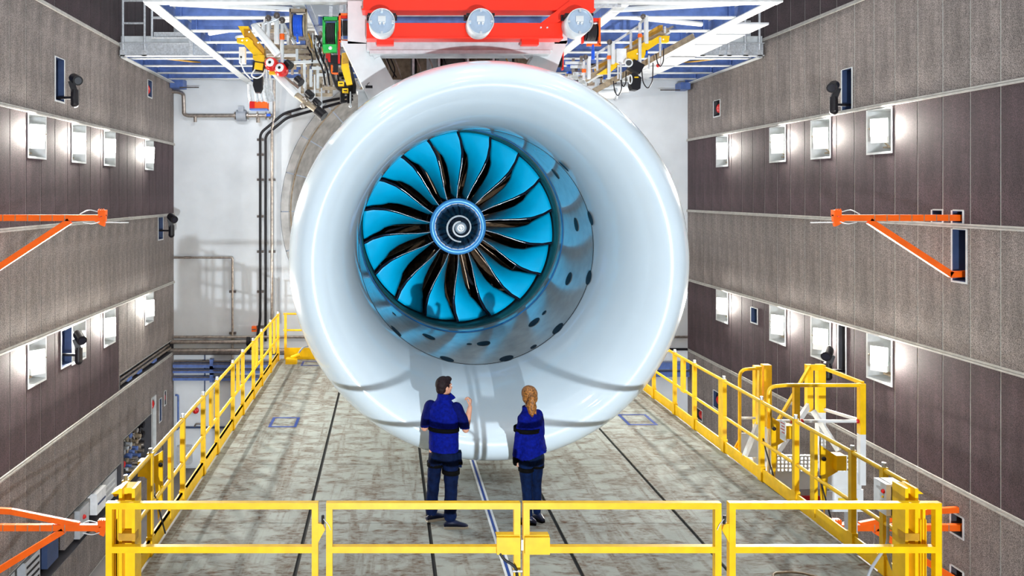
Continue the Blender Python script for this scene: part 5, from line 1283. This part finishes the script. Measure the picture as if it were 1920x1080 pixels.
# hose reels
def reel(name, x0, x1, y0, y1, Y, mh, mf, lab, fr):
    a, b = P(x0, y0, Y), P(x1, y1, Y); cx = (a.x+b.x)/2; cz = (a.z+b.z)/2; r = (a.z-b.z)/2; w = (b.x-a.x)
    t = thing(name, (cx, Y, b.z), lab, 'hose reel', 'hose reels hanging beside the engine')
    n = 7
    for k in range(n):
        x = a.x+w*(k+.5)/n
        MB().tube([(x, Y+r*.95*cos(2*pi*i/20), cz+r*.95*sin(2*pi*i/20)) for i in range(20)], w/n*.55, 6, True).build('hose_coil', M[mh], t)
    MB().cyl((a.x, Y, cz), (b.x, Y, cz), r*.8, 20).build('drum', M[mh], t)
    for x in (a.x-.03, b.x+.03): MB().cyl((x-.012, Y, cz), (x+.012, Y, cz), r*1.08, 24).build('side_disc', M[fr], t)
    MB().box(a.x-.07, b.x+.07, Y-.05, Y+.05, a.z+.04, a.z+.10).box(a.x-.075, a.x-.05, Y-.05, Y+.05, b.z-.05, a.z+.1).box(b.x+.05, b.x+.075, Y-.05, Y+.05, b.z-.05, a.z+.1).build('frame', M[mf], t)
    MB().box(cx-.03, cx+.03, Y-.03, Y+.03, a.z+.1, 7.4).build('hanger', M['steel'], t)
    return t, cx, cz, r
t, cx, cz, r = reel('hose_reel', 551, 568, 28, 68, 13.8, 'blue', 'brown', 'hose reel wound with bright blue hose under the left front of the gantry', 'brown')
MB().tube([(cx, 13.6, cz-r), (cx+.01, 13.6, cz-r-.15)], .02, 6).build('hose_end', M['blue'], t)
t, cx, cz, r = reel('hose_reel', 613, 628, 43, 86, 13.7, 'rubber', 'green', 'hose reel with black hose in a green frame left of the red crane', 'green')
MB().box(cx-.12, cx+.12, 13.45, 13.6, cz-r-.15, cz-r-.02).build('green_guide', M['green'], t); MB().ball((cx+.01, 13.44, cz-r-.09), .035).build('hose_end', M['bright'], t)
t, cx, cz, r = reel('hose_reel', 643, 660, 39, 67, 13.6, 'rubber', 'red', 'black hose reel in a thin red frame, left of the left drum lamp', 'black')
MB().box(cx-.14, cx-.11, 13.45, 13.5, cz-r-.12, cz+r+.1).box(cx-.14, cx+.02, 13.45, 13.5, cz-r-.14, cz-r-.1).box(cx-.14, cx+.02, 13.45, 13.5, cz+r+.06, cz+r+.1).build('front_frame', M['orange'], t)
MB().tube([(cx+.01, 13.55, cz-r-.1), (cx+.0, 13.5, cz-r-.35)], .018, 6).build('hose_end', M['blue'], t)
t, cx, cz, r = reel('hose_reel', 1099, 1116, 46, 76, 13.0, 'rubber', 'red', 'black hose reel in a red frame, beneath the right drum lamp', 'black')
MB().box(cx+.10, cx+.13, 12.85, 12.9, cz-r-.1, cz+r+.08).box(cx-.1, cx+.14, 12.85, 12.9, cz-r-.12, cz-r-.08).build('front_frame', M['orange'], t)
MB().tube([(cx, 12.85, cz-r-.1), (cx, 12.85, cz-r-.25)], .02, 6).cyl((cx, 12.85, cz-r-.35), (cx, 12.85, cz-r-.2), .03, 8).build('hose_end', M['blue'], t)
t, cx, cz, r = reel('hose_reel', 1036, 1048, 104, 126, 13.6, 'rubber', 'red', 'small black and red hose reel tucked behind the right white engine leg', 'black')
MB().box(cx, 4.15, 13.55, 13.65, 7.36, 7.42).build('support_arm', M['steel'], t)
t = thing('red_pump', P(625, 125, 13.6), 'dark red and black motor unit hanging under the green hose reel', 'motor unit')
a, b = P(614, 104, 13.7), P(640, 120, 13.7)
MB().box(a.x, b.x, 13.65, 13.85, b.z, a.z).build('body', M['black'], t); MB().box(a.x-.02, a.x+.06, 13.6, 13.65, b.z+.02, a.z+.02).build('red_side', M['redbell'], t)
MB().box(P(634, 0, 13.6).x, P(638, 0, 13.6).x, 13.55, 13.6, P(0, 120, 13.6).z, P(0, 60, 13.6).z).build('red_channel', M['redbell'], t)
MB().tube(arc_pts([P(622, 122, 13.6), P(622, 138, 13.6), P(634, 138, 13.6)], .03), .02, 6).build('orange_hook', M['orange'], t)
MB().box(P(625, 0, 13.65).x, P(634, 0, 13.65).x, 13.6, 13.7, P(0, 137, 13.65).z, P(0, 120, 13.65).z).build('cylinder', M['black'], t)
t = thing('hoist_beam', P(652, 195, 13.5), 'yellow and black hoist arm with two yellow labels just left of the white engine leg', 'hoist')
plate(t, [(641, 100), (653, 98), (654, 122), (661, 158), (650, 160), (640, 128)], 13.5, .1, 'yellow', 'arm')
plate(t, [(642, 101), (653, 99), (654, 118), (642, 120)], 13.48, .02, 'yellow_dk', 'worn_end')
plate(t, [(653, 98), (668, 160), (667, 175), (661, 176), (661, 158), (655, 122)], 13.55, .12, 'black', 'side_channel')
plate(t, [(629, 150), (664, 158), (664, 176), (640, 176), (630, 165)], 13.65, .14, 'black', 'trolley')
for (x0, y0_, x1, y1_) in ((634, 153, 645, 161), (642, 166, 653, 174)):
    a, b = P(x0, y0_, 13.5), P(x1, y1_, 13.5); o = MB().box(a.x, b.x, 13.48, 13.6, b.z, a.z).build('label_block', M['yellow'], t)
    MB().box(a.x+.02, b.x-.02, 13.475, 13.48, (a.z+b.z)/2-.008, (a.z+b.z)/2+.01).build('printed_word', M['black'], o)
for x, y0_, y1_ in ((642, 175, 193), (655, 176, 194)): MB().cyl(P(x, y0_, 13.6), P(x, y1_, 13.6), .045, 12).build('black_cylinder', M['black'], t)
MB().tube([P(657, 172, 13.5), P(657, 196, 13.5)], .012, 6).ball(P(657, 199, 13.5), .03, 8).build('hook', M['steel'], t)
MB().tube(arc_pts([P(612, 110, 13.6), P(622, 140, 13.6), P(630, 165, 13.6), P(640, 172, 13.6)], .2), .016, 6).tube(arc_pts([P(618, 120, 13.6), P(628, 150, 13.6), P(634, 168, 13.6)], .2), .014, 6).build('cable', M['rubber'], t)
# orange manifold with four grey pipes
t = thing('pipe_manifold', P(485, 204, 15.0), 'orange-red manifold box on the back wall side fed by four bent grey pipes', 'manifold')
a, b = P(469, 191, 15), P(502, 204, 15); MB().box(a.x, b.x, 14.95, 15.15, b.z, a.z).build('manifold_box', M['orange'], t); MB().box(a.x, a.x+.1, 14.93, 14.95, b.z, a.z).build('red_panel', M['redbell'], t); MB().box(a.x, b.x, 14.93, 15.15, b.z-.03, b.z).build('base_strip', M['steel_bl'], t)
for k, (x0, x1) in enumerate(((466, 470), (478, 482), (486, 491), (494, 500))):
    MB().tube(arc_pts([P(x0+1, 158+k*2, 14.9), P(x0+2, 182, 14.9), P(x1+1, 193, 15.0)], .1), .032, 10).build('feed_pipe', M['steel'], t)
for x in (494, 500, 506): MB().tube(arc_pts([P(x, 110, 15), P(x, 160, 15), P(x+8, 190, 15.0)], .15), .026, 8).build('riser', M['steel'], t)
MB().tube([P(500, 112, 15), (P(500, 0, 15).x, 14.8, 7.5)], .03, 8).build('hanger', M['steel'], t)
MB().bar(P(466, 157, 14.9), P(497, 157, 14.9), .05, .05).build('cross_pipe', M['steel'], t)

# ================================================================== HANGING EQUIPMENT, RIGHT OF ENGINE
t = thing('rail_track', P(1180, 160, 14), 'pair of long brown and white sloping rails hanging from the gantry right of the engine', 'rail track')
for (x0, y0_, x1, y1_, m, w) in ((1098, 150, 1252, 56, 'brown', .07), (1102, 154, 1256, 60, 'white', .04), (1090, 120, 1200, 48, 'steel_wh', .035), (1112, 172, 1300, 68, 'brown', .08), (1118, 166, 1300, 64, 'white', .03), (1104, 128, 1262, 50, 'pipe', .03)):
    MB().bar(P(x0, y0_, 14.2), P(x1, y1_, 14.2), w, w*1.3).build('rail', M[m], t)
for x, y0_, y1_, r, m in ((1200, 44, 122, .030, 'steel_wh'), (1142, 86, 148, .030, 'steel_wh'), (1095, 118, 150, .028, 'steel_wh'), (1183, 62, 92, .025, 'steel'), (1120, 102, 132, .022, 'steel'), (1238, 70, 105, .022, 'steel'), (1247, 50, 62, .02, 'steel'), (1164, 118, 150, .02, 'steel'), (1159, 122, 148, .016, 'steel'), (1217, 104, 130, .016, 'steel')):
    MB().tube([P(x, y0_, 13.9), P(x, y1_, 13.9)], r, 8).build('hanger_pole', M[m], t)
for x, y0_, y1_ in ((1212, 30, 82), (1149, 78, 120), (1104, 106, 148)):
    a, b = P(x-3, y0_, 13.95), P(x+3, y1_, 13.95); MB().box(a.x, b.x, 13.92, 14.0, b.z, a.z).build('hanger_post', M['white'], t)
    MB().ball(P(x-6, y0_+1, 13.9), .05, 8).build('clamp', M['pipe_dk'], t)
for x, y in ((1200, 67), (1142, 108), (1095, 133)): p = P(x, y, 13.87); MB().cyl(p-Vector((0, 0, .03)), p+Vector((0, 0, .03)), .04, 10).build('red_band', M['orange'], t)
for x, w in ((1150, .22), (1163, .15), (1203, .30), (1230, .2)):
    y = {1150: 152, 1163: 144, 1203: 128, 1230: 100}[x]; p = P(x, y, 13.9); h = w
    MB().tube(arc_pts([p, p+Vector((.02, -.02, -h*.9)), p+Vector((w*.35, -.03, -h*1.3)), p+Vector((w*.65, -.02, -h*.8)), p+Vector((w*.7, 0, .1))], .08), .010, 6).build('cable_loop', M['black'], t)
bars(t, [(1200, 44, 1213, 30), (1085, 150, 1130, 140), (1070, 125, 1120, 126), (1075, 138, 1115, 139), (1180, 150, 1130, 152), (1060, 118, 1090, 118)], 14.4, .05, 'steel_wh', 'cross_tube')
bars(t, [(1075, 110, 1075, 145, 14.9), (1090, 105, 1090, 150, 14.9), (1108, 128, 1108, 158, 14.9), (1128, 138, 1128, 155, 14.9), (1080, 130, 1105, 108, 15.2)], 14.6, .05, 'pipe', 'rear_tube')
for i in range(40):
    x = RND.uniform(1060, 1150); y = RND.uniform(118, 158)
    if y < 118+(1135-x)*.0: continue
    a = P(x, y, RND.uniform(14.6, 15.2)); w = RND.uniform(.06, .16); MB().box(a.x, a.x+w, a.y, a.y+w, a.z-w*.5, a.z).build('fitting', M[RND.choice(['black', 'steel_wh', 'brown', 'pipe', 'steel_bl', 'blue', 'pipe_dk'])], t)
t = thing('hoist_beam', P(1190, 170, 13.9), 'long yellow hoist beam with a black chain bag right of the engine', 'hoist')
plate(t, [(1115, 125), (1150, 104), (1190, 76), (1236, 47), (1243, 47), (1243, 58), (1190, 92), (1150, 118), (1118, 134)], 14.5, .1, 'yellow_dk', 'rear_beam')
plate(t, [(1236, 67), (1256, 67), (1254, 79), (1238, 79), (1212, 96), (1208, 108), (1200, 110), (1188, 116), (1176, 106), (1177, 98), (1204, 88), (1206, 80), (1223, 75)], 13.95, .12, 'yellow', 'beam_head')
plate(t, [(1121, 139), (1154, 117), (1162, 121), (1142, 138)], 14.0, .12, 'yellow', 'beam_tail')
for x, y in ((1237, 74), (1244, 74), (1195, 101)): MB().cyl(P(x, y, 13.93), P(x, y, 13.95), .012, 8).build('bolt', M['bright'], t)
a, b = P(1155, 92, 14.05), P(1173, 119, 14.05); MB().box(a.x, b.x, 14.0, 14.15, b.z, a.z).build('grey_box', M['boxwhite'], t)
MB().tube([(P(1179, 118, 13.85)+Vector((.065*cos(2*pi*k/16), 0, .065*sin(2*pi*k/16)))) for k in range(16)], .014, 6, True).build('ring', M['white'], t)
MB().cyl(P(1179, 118, 13.86), P(1179, 118, 13.98), .062, 16).build('motor', M['black'], t)
MB().cbox(P(1192, 126, 13.95), (.22, .18, .18), Matrix.Rotation(.5, 3, 'Y')).build('trolley', M['black'], t)
plate(t, [(1185, 137), (1190, 136), (1203, 145), (1201, 166), (1196, 169), (1186, 168), (1183, 160)], 13.85, .18, 'black', 'chain_bag')
MB().box(P(1190, 0, 13.84).x, P(1197, 0, 13.84).x, 13.83, 13.85, P(0, 146, 13.84).z, P(0, 144, 13.84).z).build('yellow_tag', M['yellow'], t)
MB().tube([(P(1182, 149, 13.85)+Vector((.03*cos(2*pi*k/14), 0, .08*sin(2*pi*k/14)))) for k in range(14)], .012, 6, True).build('cable_coil', M['white'], t)
MB().ball(P(1234, 123, 14.2), .035, 10).build('pull_knob', M['redbell'], t); MB().tube([P(1239, 105, 14.2), P(1239, 126, 14.2)], .012, 6).build('cord', M['steel'], t)
MB().box(P(1209, 0, 14).x, P(1213, 0, 14).x, 13.95, 14.0, P(0, 103, 14).z, P(0, 95, 14).z).build('blue_lamp', M['blue'], t)
# cables and a small black hook by the left engine leg
t = thing('black_hook_block', P(692, 165, 12.85), 'small black block with a wire loop on the left engine leg', 'block')
MB().cbox(P(692, 163, 12.8), (.12, .06, .04)).build('block', M['black'], t); MB().tube(arc_pts([P(688, 162, 12.8), P(689, 157, 12.8), P(693, 155, 12.8)], .03), .006, 6).build('wire', M['black'], t)
for i in range(5):
    MB().tube(arc_pts([P(724, 130, 13.3), P(728, 148, 13.25), P(732+3*i, 158+i, 13.2), P(745+2*i, 164, 13.4)], .1), .014, 6).build('cable', M[['black', 'yellow_dk', 'brown', 'black', 'yellow_dk'][i]], label=['outermost black', 'first yellow', 'brown', 'inner black', 'innermost yellow'][i]+' cable of the bundle curving behind the engine by the left white leg', category='cable', group='cables by the left engine leg')
